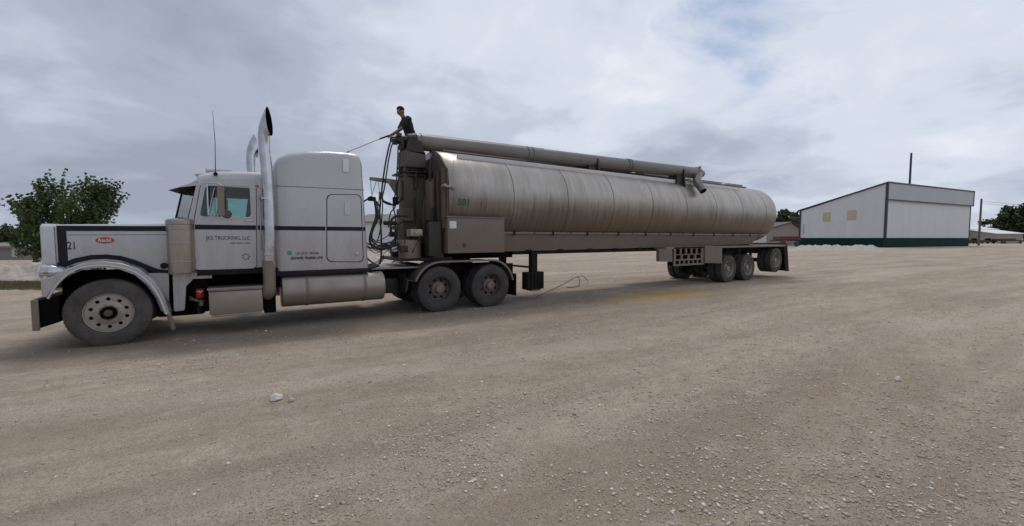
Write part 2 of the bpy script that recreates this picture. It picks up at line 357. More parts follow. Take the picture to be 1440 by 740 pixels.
def tag(o, label=None, cat=None, group=None, kind=None):
    for k, v in (('label', label), ('category', cat), ('group', group), ('kind', kind)):
        if v: o[k] = v
    return o
def empty(name, loc, parent=None):
    o = bpy.data.objects.new(name, None); COL.objects.link(o); o.location = loc; o.empty_display_size = .3
    if parent is not None:
        o.parent = parent; o.location = Vector(loc)-world_off(parent)
    return o
def world_off(q):
    off = Vector((0, 0, 0))
    while q: off += Vector(q.location); q = q.parent
    return off
def copy_tree(o, parent=None):
    c = o.copy(); COL.objects.link(c)
    if parent is not None: c.parent = parent
    for ch in list(o.children): copy_tree(ch, c)
    return c
def rloop(pts, r, seg=5):
    """round the corners of a polygon"""
    out_ = []; n = len(pts)
    for i in range(n):
        p0 = Vector(pts[i-1]); p = Vector(pts[i]); p1 = Vector(pts[(i+1) % n])
        a = (p0-p); b_ = (p1-p); rr = min(r, a.length*.45, b_.length*.45); A = p+a.normalized()*rr; B = p+b_.normalized()*rr
        for k in range(seg+1):
            t = k/seg; out_.append(tuple((1-t)**2*A+2*t*(1-t)*p+t*t*B))
    return out_
def circ(cx, cz, r, n=16, ph=0): return [(cx+r*math.cos(2*math.pi*k/n+ph), cz+r*math.sin(2*math.pi*k/n+ph)) for k in range(n)]
def strip(pts, wd):
    """closed outline of a band of width wd along a 2-D path"""
    L_, R_ = [], []
    for i, p in enumerate(pts):
        p = Vector(p); d = (Vector(pts[min(i+1, len(pts)-1)])-Vector(pts[max(i-1, 0)])).normalized(); nn = Vector((-d.y, d.x))*wd/2
        L_.append(tuple(p+nn)); R_.append(tuple(p-nn))
    return L_+R_[::-1]
def inset(loop, d):
    c = sum((Vector(p) for p in loop), Vector((0, 0)))/len(loop); out_ = []
    for p in loop:
        v = Vector(p)-c; out_.append(tuple(c+Vector((v.x*(1-d/max(.01, abs(v.length))), v.y*(1-d/max(.01, abs(v.length)))))))
    return out_
def rr_section(x, y0, y1, z0, z1, r, n=6, rb=None):
    rb = r if rb is None else rb; ring = []
    for (cy, cz, a0, q) in ((y1-r, z1-r, 0, r), (y0+r, z1-r, 90, r), (y0+rb, z0+rb, 180, rb), (y1-rb, z0+rb, 270, rb)):
        for k in range(n+1):
            a = R(a0+90*k/n); ring.append((x, cy+q*math.cos(a), cz+q*math.sin(a)))
    return ring
def text(name, s, m, parent, x, z, y, h, wd=None, shear=0, ext=.001, bold=0):
    cu = bpy.data.curves.new('lettering', 'FONT'); cu.body = s; cu.size = 1; cu.extrude = 0; cu.shear = shear; cu.offset = bold
    t = bpy.data.objects.new('lettering', cu); COL.objects.link(t); bpy.context.view_layer.update()
    me = bpy.data.meshes.new_from_object(t.evaluated_get(bpy.context.evaluated_depsgraph_get())); bpy.data.objects.remove(t)
    xs = [v.co.x for v in me.vertices]; ys = [v.co.y for v in me.vertices]
    sx = (wd/(max(xs)-min(xs))) if wd else h/(max(ys)-min(ys)); sy = h/(max(ys)-min(ys)); x0, y0 = min(xs), min(ys)
    for v in me.vertices:
        X, Y = (v.co.x-x0)*sx, (v.co.y-y0)*sy; yy = y(x+X) if callable(y) else y; v.co = (x+X, yy, z+Y)
    me.name = name; me.materials.clear(); me.materials.append(m)
    o = bpy.data.objects.new(name, me); COL.objects.link(o); o.parent = parent; o.location = -world_off(parent); return o

# ------------------------------------------------------------------ SETTING: ground sheet
def gh(x, y):
    """gentle relief of the yard (metres)"""
    d = math.hypot(x-CX, y-CY)
    flat = 1.0 if not (-3 < x < 24 and -1.5 < y < 4) else 0.15
    return (noise.noise(Vector((x*.12, y*.22, 0)))*.05 + noise.noise(Vector((x*.5, y*.9, 5)))*.018)*flat*min(1, d/4)
mb = MB()
def axis_vals(c, near, step, far):
    v = [c]; s = step
    while v[-1] < c+far:
        v.append(v[-1]+s)
        if v[-1] > c+near: s *= 1.25
    u = [c]; s = step
    while u[-1] > c-far:
        u.append(u[-1]-s)
        if u[-1] < c-near: s *= 1.25
    return sorted(set(u+v))
gx = axis_vals(8, 24, .3, 1500); gy = axis_vals(-2, 12, .3, 1500)
gv = [(x, y, gh(x, y)-.004) for y in gy for x in gx]; nx = len(gx)
gf = [(j*nx+i, j*nx+i+1, (j+1)*nx+i+1, (j+1)*nx+i) for j in range(len(gy)-1) for i in range(nx-1)]
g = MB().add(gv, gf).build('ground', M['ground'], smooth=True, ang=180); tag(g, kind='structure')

# gravel scattered over the yard (stuff): rounded-off stones of many sizes
def gravel(name, n, rmin, rmax, smin, smax, m, ang0=-57, ang1=57, clus=.5, seed=1, sub=1, right=.12):
    rg = np.random.default_rng(seed)
    ico = bmesh.new(); bmesh.ops.create_icosphere(ico, subdivisions=sub, radius=1)
    bv = np.array([v.co[:] for v in ico.verts]); bf = np.array([[v.index for v in f.verts] for f in ico.faces]); ico.free()
    P = []; tries = 0
    while len(P) < n and tries < n*12:
        tries += 1
        d = rmin*(rmax/rmin)**(rg.random()**.85); a = R(ang0+(ang1-ang0)*rg.random())
        v = F0*math.cos(a)+RV*math.sin(a); x = CX+v.x*d; y = CY+v.y*d
        q = noise.noise(Vector((x*.35, y*.8, 3)))*.5+noise.noise(Vector((x*1.4, y*2.0, 9)))*.35+right*math.sin(a)
        if rg.random() > max(.03, .36+clus*2.2*q): continue
        if -1.2 < x < 24 and .0 < y < 2.6 and rg.random() < .7: continue
        s = smin*(smax/smin)**(rg.random()**3.2)*(1+d*.02); P.append((x, y, s))
    P = np.array(P); k = len(P)
    th = rg.random(k)*6.283; c, s_ = np.cos(th), np.sin(th)
    sc = np.stack([P[:, 2]*(.8+.7*rg.random(k)), P[:, 2]*(.6+.5*rg.random(k)), P[:, 2]*(.35+.35*rg.random(k))], 1)
    V = bv[None]*(1+.35*(rg.random((k, len(bv), 1))-.5))*sc[:, None, :]
    X = V[:, :, 0]*c[:, None]-V[:, :, 1]*s_[:, None]+P[:, 0:1]; Y = V[:, :, 0]*s_[:, None]+V[:, :, 1]*c[:, None]+P[:, 1:2]
    zg = np.array([gh(a_, b_) for a_, b_ in P[:, :2]])
    Z = V[:, :, 2]+(zg+sc[:, 2]*.1)[:, None]
    co = np.stack([X, Y, Z], 2).reshape(-1, 3); F = (bf[None]+(np.arange(k)*len(bv))[:, None, None]).reshape(-1, 3)
    me = bpy.data.meshes.new(name); me.vertices.add(len(co)); me.vertices.foreach_set('co', co.ravel())
    me.loops.add(F.size); me.loops.foreach_set('vertex_index', F.ravel().astype(np.int32)); me.polygons.add(len(F)); me.polygons.foreach_set('loop_start', np.arange(0, F.size, 3, dtype=np.int32))
    me.update(calc_edges=True); me.validate(); me.materials.append(m)
    o = bpy.data.objects.new(name, me); COL.objects.link(o); return o
def stone_mat(name, c0, c1, c2):
    m, t, b = new_mat(name); n = t.nodes; l = t.links
    g_ = n.new('ShaderNodeNewGeometry'); r = n.new('ShaderNodeValToRGB'); l.new(g_.outputs['Random Per Island'], r.inputs[0])
    r.color_ramp.elements[0].color = c0+(1,); r.color_ramp.elements[1].color = c2+(1,); e = r.color_ramp.elements.new(.55); e.color = c1+(1,)
    l.new(r.outputs[0], b.inputs['Base Color']); b.inputs['Roughness'].default_value = .9; return m
M['stones'] = stone_mat('mixed_limestone_chips', (.38, .30, .23), (.54, .46, .375), (.80, .74, .66))
M['grit'] = stone_mat('fine_grit', (.22, .17, .125), (.42, .345, .27), (.66, .60, .52))
gr = gravel('gravel', 42000, 1.5, 24, .0028, .0125, M['stones'], seed=3, clus=.75, right=.2)
tag(gr, 'loose pale limestone gravel strewn in patches over the yard', 'gravel', kind='stuff')
gr = gravel('coarse_gravel', 3200, 1.6, 16, .008, .021, M['stones'], seed=13, clus=1.1, right=.5)
tag(gr, 'larger scattered stones lying in clusters on the right side of the yard', 'gravel', kind='stuff')
gr = gravel('grit', 90000, 1.5, 9, .0013, .0042, M['grit'], seed=23, clus=.5, sub=1, right=.15)
tag(gr, 'fine grit and crumbs covering the ground in the foreground', 'grit', kind='stuff')

def rock(name, px, py, size, m, label, seed, cat='rock', flat=.95):
    d = ray(px, py); t = -CAMH/d.z; p = CP+d*t; bm = bmesh.new(); bmesh.ops.create_icosphere(bm, subdivisions=3, radius=1)
    for v in bm.verts:
        q = v.co.copy(); k = 1+.35*noise.noise(q*1.4+Vector((seed, 0, 0)))+.12*noise.noise(q*4+Vector((seed, 3, 0))); v.co = Vector((q.x*size*1.2*k, q.y*size*.9*k, max(-.3, q.z)*size*flat*k))
    me = bpy.data.meshes.new(name); bm.to_mesh(me); bm.free(); me.materials.append(m); o = bpy.data.objects.new(name, me); COL.objects.link(o)
    o.location = (p.x, p.y, gh(p.x, p.y)+size*.4*flat); return tag(o, label, cat)
M['whiterock'] = mat('white_limestone', (.72, .67, .60), .9, 0, .15, 25, bump=.5, bscale=60)
M['tanrock'] = mat('tan_limestone', (.52, .47, .41), .9, 0, .2, 25, bump=.5, bscale=60)
rock('rock', 388, 561, .050, M['whiterock'], 'largest white rock lying alone on the gravel before the truck', 1)
rock('rock', 1262, 537, .032, M['whiterock'], 'small pale rock among gravel in the right foreground', 5)
rock('rock', 410, 563, .028, M['tanrock'], 'little brown stone just beside the white rock', 9)

# ------------------------------------------------------------------ WHEELS
def tyre_mesh(rad, wd, rim_r, m, name='tyre'):
    """axis Y, outer sidewall at y=0, body towards +y"""
    b = MB(); prof = []
    prof += [(rim_r-.01, .055), (rim_r, .03), (rim_r+.02, .010), (rim_r+.07, .0), (rim_r+.10, .004), (rim_r+.105, .0), (rad-.06, .006), (rad-.028, .016), (rad-.008, .030)]
    ng = 4; x = .034
    seg = (wd-.068)/(ng+ (ng+1)*2.6)
    for i in range(ng+1):
        prof += [(rad, x), (rad, x+seg*2.6)]; x += seg*2.6
        if i < ng: prof += [(rad-.014, x+.001), (rad-.014, x+seg-.001)]; x += seg
    prof += [(rad-.008, wd-.03), (rad-.06, wd-.006), (rim_r+.07, wd), (rim_r, wd-.03), (rim_r-.01, wd-.055)]
    b.lathe(prof, (0, 0, 0), 'Y', 56, close=True)
    # shoulder tread blocks
    for k in range(56):
        a = 2*math.pi*k/56; c, s = math.cos(a), math.sin(a)
        for yy in (.022, wd-.04):
            vs = []
            for da in (-.028, .028):
                for rr_, y_ in ((rad-.03, yy), (rad+.003, yy), (rad+.003, yy+.018), (rad-.03, yy+.018)):
                    vs.append((rr_*math.cos(a+da), y_, rr_*math.sin(a+da)))
            b.add(vs, [(0, 1, 2, 3), (7, 6, 5, 4), (0, 4, 5, 1), (1, 5, 6, 2), (2, 6, 7, 3)])
    return b
def mkobj(name, b, m, parent, ang=30):
    o = b.build(name, m, None, ang=ang); o.parent = parent; return o
def steer_wheel(parent, loc, far=False):
    e = bpy.data.objects.new('front_wheel', None); COL.objects.link(e); e.parent = parent; e.location = Vector(loc)-world_off(parent)
    mkobj('tyre', tyre_mesh(.53, .28, .30, None), M['rubber'], e)
    rb = MB()
    rb.lathe([(.302, .03), (.312, .012), (.306, .004), (.296, .008), (.288, .035), (.286, .19), (.30, .22)], (0, 0, 0), 'Y', 48)
    rb.f = rb.f[:-2]
    holes = [circ(.222*math.cos(2*math.pi*(k+.5)/10), .222*math.sin(2*math.pi*(k+.5)/10), .027, 14) for k in range(10)]
    rb.plate(circ(0, 0, .290, 60), .022, .045, holes)
    rb.lathe([(.19, .021), (.155, .008), (.115, .004), (.108, .022)], (0, 0, 0), 'Y', 40)
    for k in range(10):
        a = 2*math.pi*k/10; rb.cyl((.135*math.cos(a), .012, .135*math.sin(a)), (.135*math.cos(a), -.018, .135*math.sin(a)), .014, .012, 6)
    mkobj('rim', rb, M['rim'], e)
    hb = MB(); hb.lathe([(.10, .02), (.10, -.012), (.085, -.02), (.0, -.02)], (0, 0, 0), 'Y', 20)
    for k in range(10):
        a = 2*math.pi*(k+.5)/10; hb.cyl((.092*math.cos(a), .0, .092*math.sin(a)), (.092*math.cos(a), -.03, .092*math.sin(a)), .013, .013, 6)
    mkobj('hub', hb, M['deep'], e)
    hc = MB(); hc.lathe([(.055, -.018), (.055, -.045), (.045, -.056), (.0, -.058)], (0, 0, 0), 'Y', 20); mkobj('hub_cap', hc, M['rimdark'], e)
    bk = MB(); bk.lathe([(.0, .09), (.285, .09), (.285, .12), (0, .12)], (0, 0, 0), 'Y', 30); mkobj('brake_drum', bk, M['deep'], e)
    return e
def dual_wheel(parent, loc, rad=.53, name='drive_wheel', rimm='rimdark', tm='rubber'):
    """two tyres on one hub, dished outer rim; outer face at y=0, inner tyre to +y"""
    e = bpy.data.objects.new(name, None); COL.objects.link(e); e.parent = parent; e.location = Vector(loc)-world_off(parent)
    t1 = mkobj('tyre', tyre_mesh(rad, .275, .30, None), M[tm], e)
    t2 = t1.copy(); COL.objects.link(t2); t2.location = (0, .33, 0)
    rb = MB(); rb.lathe([(.300, .035), (.312, .014), (.304, .004), (.293, .010), (.283, .04), (.272, .13), (.262, .145), (.232, .158), (.16, .152), (.155, .165), (.26, .18), (.29, .2), (.3, .22)], (0, 0, 0), 'Y', 48)
    rb.f = rb.f[:-2]
    mkobj('rim', rb, M[rimm], e)
    hl = MB()
    for k in range(8):
        a = 2*math.pi*(k+.5)/8; hl.lathe([(.030, .150), (.028, .143), (.0, .143)], (.212*math.cos(a), 0, .212*math.sin(a)), 'Y', 12)
    mkobj('rim_opening', hl, M['deep'], e)
    hb = MB(); hb.lathe([(.165, .16), (.16, .125), (.105, .11), (.098, .045), (.088, .025), (.06, .02), (.055, .035), (.0, .035)], (0, 0, 0), 'Y', 28)
    for k in range(10):
        a = 2*math.pi*k/10; hb.cyl((.137*math.cos(a), .15, .137*math.sin(a)), (.137*math.cos(a), .095, .137*math.sin(a)), .015, .013, 6)
    mkobj('hub', hb, M['rim'] if rimm == 'rim' else M['aludark'], e)
    return e
def flip_copy(src, parent, loc):
    c = copy_tree(src, parent); c.rotation_euler = (0, 0, math.pi); c.location = Vector(loc)-world_off(parent); return c

# ------------------------------------------------------------------ TRACTOR
YC = 1.225
T = empty('semi_truck', (3.0, YC, 0)); tag(T, 'silver long nosed sleeper truck with navy stripe and tall exhaust stacks', 'truck')
def mir(y): return 2*YC-y
# hood
hy = lambda x: .42-.075*(x+.8)            # near face of the hood
hs = []
for x, zt, zb, sh in ((-.79, 1.86, .98, .06), (-.78, 1.905, .95, .02), (-.75, 1.93, .97, 0), (-.66, 1.934, 1.0, 0), (-.5, 1.94, 1.27, 0), (-.3, 1.945, 1.29, 0), (.35, 1.961, 1.29, 0), (.6, 1.97, 1.12, 0), (1.02, 1.985, 1.02, 0)):
    hs.append(rr_section(x, hy(x)+sh, mir(hy(x)+sh), zb, zt, .09, rb=.02))
hood = MB().ring_loft(hs).build('hood', M['paint'], T)
gs = []
for x, sh in ((-.825, .05), (-.815, .01), (-.795, -.012), (-.655, -.012)):
    gs.append(rr_section(x, hy(x)+sh, mir(hy(x)+sh), .93+max(0, sh), 1.945-max(0, sh), .085, rb=.02))
gsh = MB().ring_loft(gs).build('grille_shell', M['grille'], T)
gb = MB()
for k in range(22): y = .56+k*(1.33/21); gb.box(-.835, -.824, y-.008, y+.008, 1.02, 1.85)
gb.build('grille_bars', M['chrome'], T)
# stripes on hood (near face) — thin vinyl 3 mm proud
yf = lambda x: hy(x)
def hz(px, py): return xz(px, py, .38)
def side_band(pts_px, wd, parent, m, off=.0035):
    lp = strip([hz(*p) for p in pts_px], wd); return MB().plate(lp, -off, .001, yf=yf)
z_t = 1.875
sb = MB()
sb.plate(strip([(-.62, z_t), (.3, z_t+.005), (1.0, z_t+.012)], .085), -.004, .001, yf=yf)
sb.plate(strip([(-.572, z_t+.042), (-.572, 1.29)], .108), -.0055, .001, yf=yf)
low_px = [(80, 373), (92, 372), (106, 366.5), (128, 362), (150, 361), (170, 363), (190, 368.5), (207, 375.5), (222, 381), (240, 383)]
sb.plate(strip([hz(*p) for p in low_px], .075), -.005, .001, yf=yf)
st = sb.build('stripe', M['stripe'], hood)
text('fleet_number', '21', M['ink'], hood, hz(94.5, 351)[0], hz(94, 351)[1], lambda x: hy(x)-.006, .125, .085, bold=.01)
# oval badge
ox, oz = hz(148, 338)
bd = MB().plate([(ox+.115*math.cos(a*math.pi/16), oz+.048*math.sin(a*math.pi/16)) for a in range(32)], -.012, .001, yf=yf); badge = bd.build('oval_badge', M['red'], hood)
text('badge_lettering', 'Peterbilt', M['white'], badge, ox-.083, oz-.024, lambda x: hy(x)-.0145, .052, .166, shear=.3, bold=.015)
hb = MB()
for zz_ in (1.30, 1.62): hb.box(.9, .93, .27, .30, zz_, zz_+.05)
# wheel arch / fenders
def fender(sgn):
    Y = (lambda y: y) if sgn > 0 else mir
    outer = [(57, 392), (62, 392), (75, 389), (90, 380), (115, 371), (145, 368), (170, 370.5), (195, 378.5), (216, 395), (230, 415), (239, 442)]
    inner = [(231, 442), (222, 420), (209, 402), (190, 387), (168, 379), (145, 376.5), (118, 379), (95, 388), (80, 399), (71, 410), (66, 418), (59, 418)]
    lo = [xz(*p, 0.0) for p in outer+inner]
    b = MB(); y0, y1 = sorted((Y(-.01), Y(.03))); b.plate(lo, y0, y1)
    path = [xz(*p, 0.0) for p in outer[1:]]
    up = [(x, z+.004) for x, z in path]; dn = [(x*.985, z-.03) for x, z in path]
    y0, y1 = sorted((Y(.0), Y(.44))); b.plate(up+dn[::-1], y0, y1)
    # front of the fender under the headlamp
    x0 = xz(57, 392)[0]
    b.box(x0+.01, x0+.05, y0, y1, .90, 1.14, .01)
    f = b.build('front_fender', M['paint'], T, bevel=.008); return f
ff = fender(1); fender(-1)
tail = MB().tube([PY(236, 438, .05), PY(240, 450, .03), PY(244, 463, .03)], .035, 10).build('fender_tail_flap', M['boxgrey'], ff)
fl = MB().tube([Vector((p.x, -.012, p.z)) for p in [PY(*q, 0) for q in [(68, 420), (80, 401), (97, 385), (118, 376), (145, 373.5), (168, 376), (192, 384), (212, 400), (225, 420), (234, 442)]]], .016, 8, smooth=3).build('fender_lip', M['grille'], ff)
# lower hood side behind the wheel, cowl panel
MB().plate([xz(*p, .33) for p in [(186, 384), (238, 384), (238, 438), (227, 438), (218, 418), (205, 400)]], .30, .34).build('hood_side_skirt', M['paint'], T, bevel=.006)
MB().plate(rloop([xz(*p, .30) for p in [(243, 386), (272, 384), (271, 394), (262, 402), (260, 436), (245, 438)]], .03), .27, .31).build('cowl_panel', M['paint'], T, bevel=.006)
eb = MB(); eb.box(-.6, 1.3, .50, 1.95, .5, .96); eb.box(-.62, .95, .46, .49, .55, 1.2); eb.box(.5, 1.2, .6, 1.8, .3, .52, .05); eb.box(.6, 4.2, .62, 1.83, .72, 1.1)
eb.add([(-.80, .02, .36), (-.80, .02, .78), (-.56, .02, .84), (-.56, .02, .44), (-.80, .6, .36), (-.80, .6, .78), (-.56, .6, .84), (-.56, .6, .44)], [(0, 1, 2, 3), (7, 6, 5, 4), (0, 4, 5, 1), (1, 5, 6, 2), (2, 6, 7, 3), (3, 7, 4, 0)])
eb.split('engine_bay_shade_block', M['deep'], T)  # blocks painted black for the shade in the wheel arch and behind the bumper
# bumper
bb = MB(); lp = [(-.9, .33), (-.86, .80)]
bprof = [xz(*p, .05) for p in [(44, 421), (46, 467), (56, 466), (82, 459), (80, 419)]]
bb.plate([(-.845, .0), (-.87, .25), (-.88, 1.225), (-.87, 2.2), (-.845, 2.45), (-.76, 2.46), (-.76, 2.43), (-.81, 2.42), (-.83, 1.225), (-.81, .03), (-.76, .01), (-.76, -.03)], .34, .80, axis='Z')
bb.build('bumper', M['aludark'], T, bevel=.01)
# headlamp pods
for sg in (1, -1):
    Yf = (lambda y: y) if sg > 0 else mir
    b = MB(); rings = []
    for x, ry, rz, zc, yc_ in ((-.775, .06, .07, 1.20, .22), (-.765, .10, .11, 1.20, .22), (-.72, .115, .125, 1.20, .22), (-.64, .115, .12, 1.195, .23), (-.55, .095, .10, 1.18, .26), (-.47, .06, .06, 1.17, .31)):
        rings.append([(x, Yf(yc_+ry*math.cos(2*math.pi*k/20)), zc+rz*math.sin(2*math.pi*k/20)) for k in range(20)])
    hl = b.ring_loft(rings).build('headlight', M['chrome'], T)
    MB().lathe([(.0, -.004), (.075, .0), (.085, .012), (.085, .03), (0, .03)], (-.79, Yf(.22), 1.20), 'X', 24).build('lens', M['lens'], hl)
    y0, y1 = sorted((Yf(.10), Yf(.092))); MB().box(-.72, -.67, y0, y1, 1.18, 1.205, .002).build('turn_lamp', M['amber'], hl)
# air cleaners
for sg in (1, -1):
    yc_ = .20 if sg > 0 else mir(.20); xc = (PY(233, 340, .2).x+PY(276, 340, .2).x)/2; rr_ = (PY(276, 340, .2).x-PY(233, 340, .2).x)/2*.985
    b = MB().lathe([(rr_*.55, 1.10), (rr_*.93, 1.12), (rr_*.96, 1.16), (rr_*.96, 1.86), (rr_*.985, 1.865), (rr_*.985, 1.89), (rr_*.96, 1.895), (rr_*.96, 1.95), (rr_, 1.96), (rr_, 2.02), (rr_*.9, 2.045), (rr_*.3, 2.065), (.0, 2.067)], (xc, yc_, 0), 'Z', 48)
    ac = b.build('air_cleaner', M['aircl'], T)
    bd = MB()
    for zz_ in (1.30, 1.62): bd.lathe([(rr_*.965, zz_), (rr_*.985, zz_+.004), (rr_*.985, zz_+.03), (rr_*.965, zz_+.034)], (xc, yc_, 0), 'Z', 40)
    bd.split('band', M['aircl'], ac)
    if sg > 0:
        MB().plate(circ(0, 0, .001, 3), 0, .001) ; MB().lathe([(.0, 0), (.05, .003), (.055, .012), (.03, .03), (0, .03)], (xc-rr_-.03, .12, 1.25), 'Y', 20).build('clearance_mirror', M['black'], T)
# ---- cab
Z0 = 1.17
ws_lo = PY(264, 309, .25); cab_x0 = ws_lo.x
wcb, wsb, wst, wct = PY(247, 309, 1.225), PY(265, 309, .22), PY(276, 262, .22), PY(258, 262, 1.225)
cab_back = xz(386, 300, .17)[0]
ZR = 2.66
sidel = [(wsb.x-.0, Z0+.0), (wsb.x, wsb.z), (wst.x, wst.z), (wst.x+.04, ZR+.05), (cab_back, ZR+.05), (cab_back, Z0)]
doorl = rloop([xz(*p, .165) for p in [(271.5, 380), (273, 312), (284, 251), (360, 251), (361, 378)]], .10)
winl = rloop([xz(*p, .165) for p in [(281, 304.5), (289, 261), (351, 262), (353, 305.5)]], .07)
winbig = rloop([xz(*p, .165) for p in [(280, 306), (288, 259), (352, 260), (354, 307)]], .07)
def cab_side(sg):
    Yf = (lambda y: y) if sg > 0 else mir
    y0, y1 = sorted((Yf(.175), Yf(.215)))
    cs = MB().plate(sidel, y0, y1, [winbig]).build('cab_side', M['paint'], T)
    y0, y1 = sorted((Yf(.158), Yf(.180)))
    dr = MB().plate(doorl, y0, y1, [winl]).build('door', M['paint'], T, bevel=.005)
    y0, y1 = sorted((Yf(.1735), Yf(.1745)))
    MB().plate(rloop([((p[0]-1.62)*1.022+1.62, (p[1]-1.95)*1.016+1.95) for p in [xz(*p, .165) for p in [(271.5, 380), (273, 312), (284, 251), (360, 251), (361, 378)]]], .11), y0, y1, [winbig]).build('door_seal', M['black'], dr)
    y0, y1 = sorted((Yf(.188), Yf(.192)))
    MB().plate(winbig, y0, y1).build('window', M['glass'], dr)
    y0, y1 = sorted((Yf(.170), Yf(.196))); vx = xz(312, 300, .165)[0]
    vb = MB().plate(strip([(vx, xz(312, 304, .165)[1]), (vx+.02, xz(314, 261, .165)[1])], .028), y0, y1)
    vb.build('vent_pillar', M['black'], dr)
    y0, y1 = sorted((Yf(.154), Yf(.159)))
    MB().plate(rloop([(winl[0][0], winl[0][1])]*0+[xz(*p, .165) for p in [(278, 307), (287, 257.5), (353, 258.5), (355.5, 308)]], .075), y0, y1, [winl]).build('window_trim', M['paint'], dr)
    # stripe across door and cab side
    zt_ = 1.915; h_ = .042
    y0, y1 = sorted((Yf(.1535), Yf(.159)))
    dx0, dx1 = xz(273, 320, .165)[0]+.012, xz(361, 320, .165)[0]-.012
    MB().box(dx0, dx1, y0, y1, zt_-h_, zt_+h_).build('stripe', M['stripe'], dr)
    y0, y1 = sorted((Yf(.1705), Yf(.176)))
    MB().box(dx1+.03, cab_back-.004, y0, y1, zt_-h_, zt_+h_).build('stripe', M['stripe'], cs)
    y0, y1 = sorted((Yf(.135), Yf(.158))); hx, hz_ = xz(352, 316, .165)
    MB().box(hx-.09, hx+.03, y0, y1, 2.035, 2.06, .006).build('handle', M['chrome'], dr)
    return cs, dr
cs, door = cab_side(1); cab_side(-1)
ty = .1525
text('company_lettering', 'JKS TRUCKING, LLC', M['ink'], door, xz(289.5, 339, .16)[0], xz(289, 339, .16)[1], ty, .088, xz(352, 339, .16)[0]-xz(289.5, 339, .16)[0], bold=.0)
text('town_lettering', 'WEST BEND, IOWA', M['ink'], door, xz(324, 343.5, .16)[0], xz(324, 343.5, .16)[1], ty, .030, xz(352, 343, .16)[0]-xz(324, 343, .16)[0], bold=.01)
# small round seal on the door
sx, sz = xz(346, 361, .16)
sl = MB()
for k in range(7):
    a = 2*math.pi*k/7; sl.plate(circ(sx+.05*math.cos(a), sz+.05*math.sin(a), .013, 8), ty, .158)
sl.build('door_decal', M['chassis'], door)
# roof
rs_ = []
for x, zt, yi in ((wst.x-.06, 2.70, .05), (wst.x+.0, 2.755, .02), (1.22, 2.83, 0), (1.40, 2.895, 0), (1.60, 2.935, 0), (1.85, 2.955, 0), (2.1, 2.965, 0), (cab_back, 2.965, 0)):
    rs_.append(rr_section(x, .17+yi, mir(.17+yi), 2.645, zt, min(.13, (zt-2.645)*.45), rb=.01))
roof = MB().ring_loft(rs_).build('cab_roof', M['roofpaint'], T)
rv = MB()
for k in range(16):
    x = 1.2+k*.065; rv.lathe([(.008, 0), (.006, -.006), (0, -.007)], (x, .1745, 2.70), 'Y', 8)
rv.split('rivet', M['chassis'], roof)
# visor (V-shaped in plan, with a dark underside)
vct = PY(237, 266.5, YC); vnt = PY(252, 262.5, .19); vra = Vector((wst.x+.02, .185, 2.72)); vrc = Vector((wst.x-.1, YC, 2.76)); vba = PY(276, 261, .2); vbc = PY(253, 272.5, YC)
for mrr in (0, 1):
    f_ = lambda p, dz=0: (p.x, mir(p.y) if mrr else p.y, p.z+dz)
    v_ = [f_(vct), f_(vnt), f_(vra), f_(vrc), f_(vba, -.0), f_(vbc, .0), f_(vct, -.012), f_(vnt, -.012)]
    vo = MB().add(v_, [(0, 1, 2, 3), (6, 5, 4, 7), (0, 6, 7, 1), (1, 7, 4, 2), (2, 4, 5, 3), (3, 5, 6, 0)]).build('sun_visor', M['roofpaint'], T, smooth=False)
    u_ = [f_(vct, -.018), f_(vnt, -.018), f_(vba, -.006), f_(vbc, -.006)]; u2 = [f_(vct, -.013), f_(vnt, -.013), f_(vba, -.001), f_(vbc, -.001)]
    MB().add(u_+u2, [(0, 1, 2, 3), (7, 6, 5, 4), (0, 4, 5, 1), (1, 5, 6, 2), (2, 6, 7, 3), (3, 7, 4, 0)]).build('visor_underside', M['black'], vo, smooth=False)
# windshield halves, frame, cowl
for mrr in (0, 1):
    q = [Vector(p) for p in (wcb, wsb, wst, wct)]
    q = [Vector((p.x, mir(p.y) if mrr else p.y, p.z)) for p in q]
    ws = MB().add(q+[p+Vector((.006, 0, 0)) for p in q], [(0, 1, 2, 3), (7, 6, 5, 4), (0, 4, 5, 1), (1, 5, 6, 2), (2, 6, 7, 3), (3, 7, 4, 0)]).build('windshield', M['glass'], T, smooth=False)
    MB().tube([q[0], q[1], q[2], q[3], q[0]], .018, 6).build('frame', M['black'], ws)
    d_ = Vector((-.02, -.01, 0))
    MB().tube([q[0].lerp(q[1], .6)+Vector((-.03, 0, .02)), q[0].lerp(q[1], .25)+Vector((-.03, 0, .06))], .008, 6).build('wiper', M['black'], ws)
fb = MB(); fb.plate([(wcb.x-.02, 1.225), (wsb.x, .25), (wsb.x, .215), (wsb.x+.3, .215), (wsb.x+.3, mir(.215)), (wsb.x, mir(.215)), (wsb.x, mir(.25))], 1.0, wsb.z-.01, axis='Z'); fb.build('cowl', M['paint'], T)
# interior
ib = MB(); x1 = cab_back
ib.box(wsb.x+.31, x1-.01, .22, mir(.22), 1.05, 1.25); ib.box(x1-.05, x1-.01, .22, mir(.22), 1.25, 2.64); ib.box(wsb.x+.05, x1-.06, .23, mir(.23), 2.60, 2.64)
ib.box(wsb.x+.02, wsb.x+.36, .24, mir(.24), 1.6, 2.08, .03)
ib.split('cab_lining', M['deep'], T)
sbm = MB()
for yy in (.45, 1.55): sbm.box(1.55, 2.0, yy, yy+.5, 1.45, 1.65, .05); sbm.box(1.92, 2.06, yy, yy+.5, 1.6, 2.3, .05); sbm.box(1.94, 2.04, yy+.12, yy+.38, 2.28, 2.46, .04)
sbm.split('seat', M['seat'], T)
swl = MB().lathe([(.215, -.012), (.23, 0), (.215, .012), (.2, 0)], (0, 0, 0), 'X', 28, close=True); swl.build('steering_wheel', M['seat'], T).location += Vector((1.48, .72, 2.0))
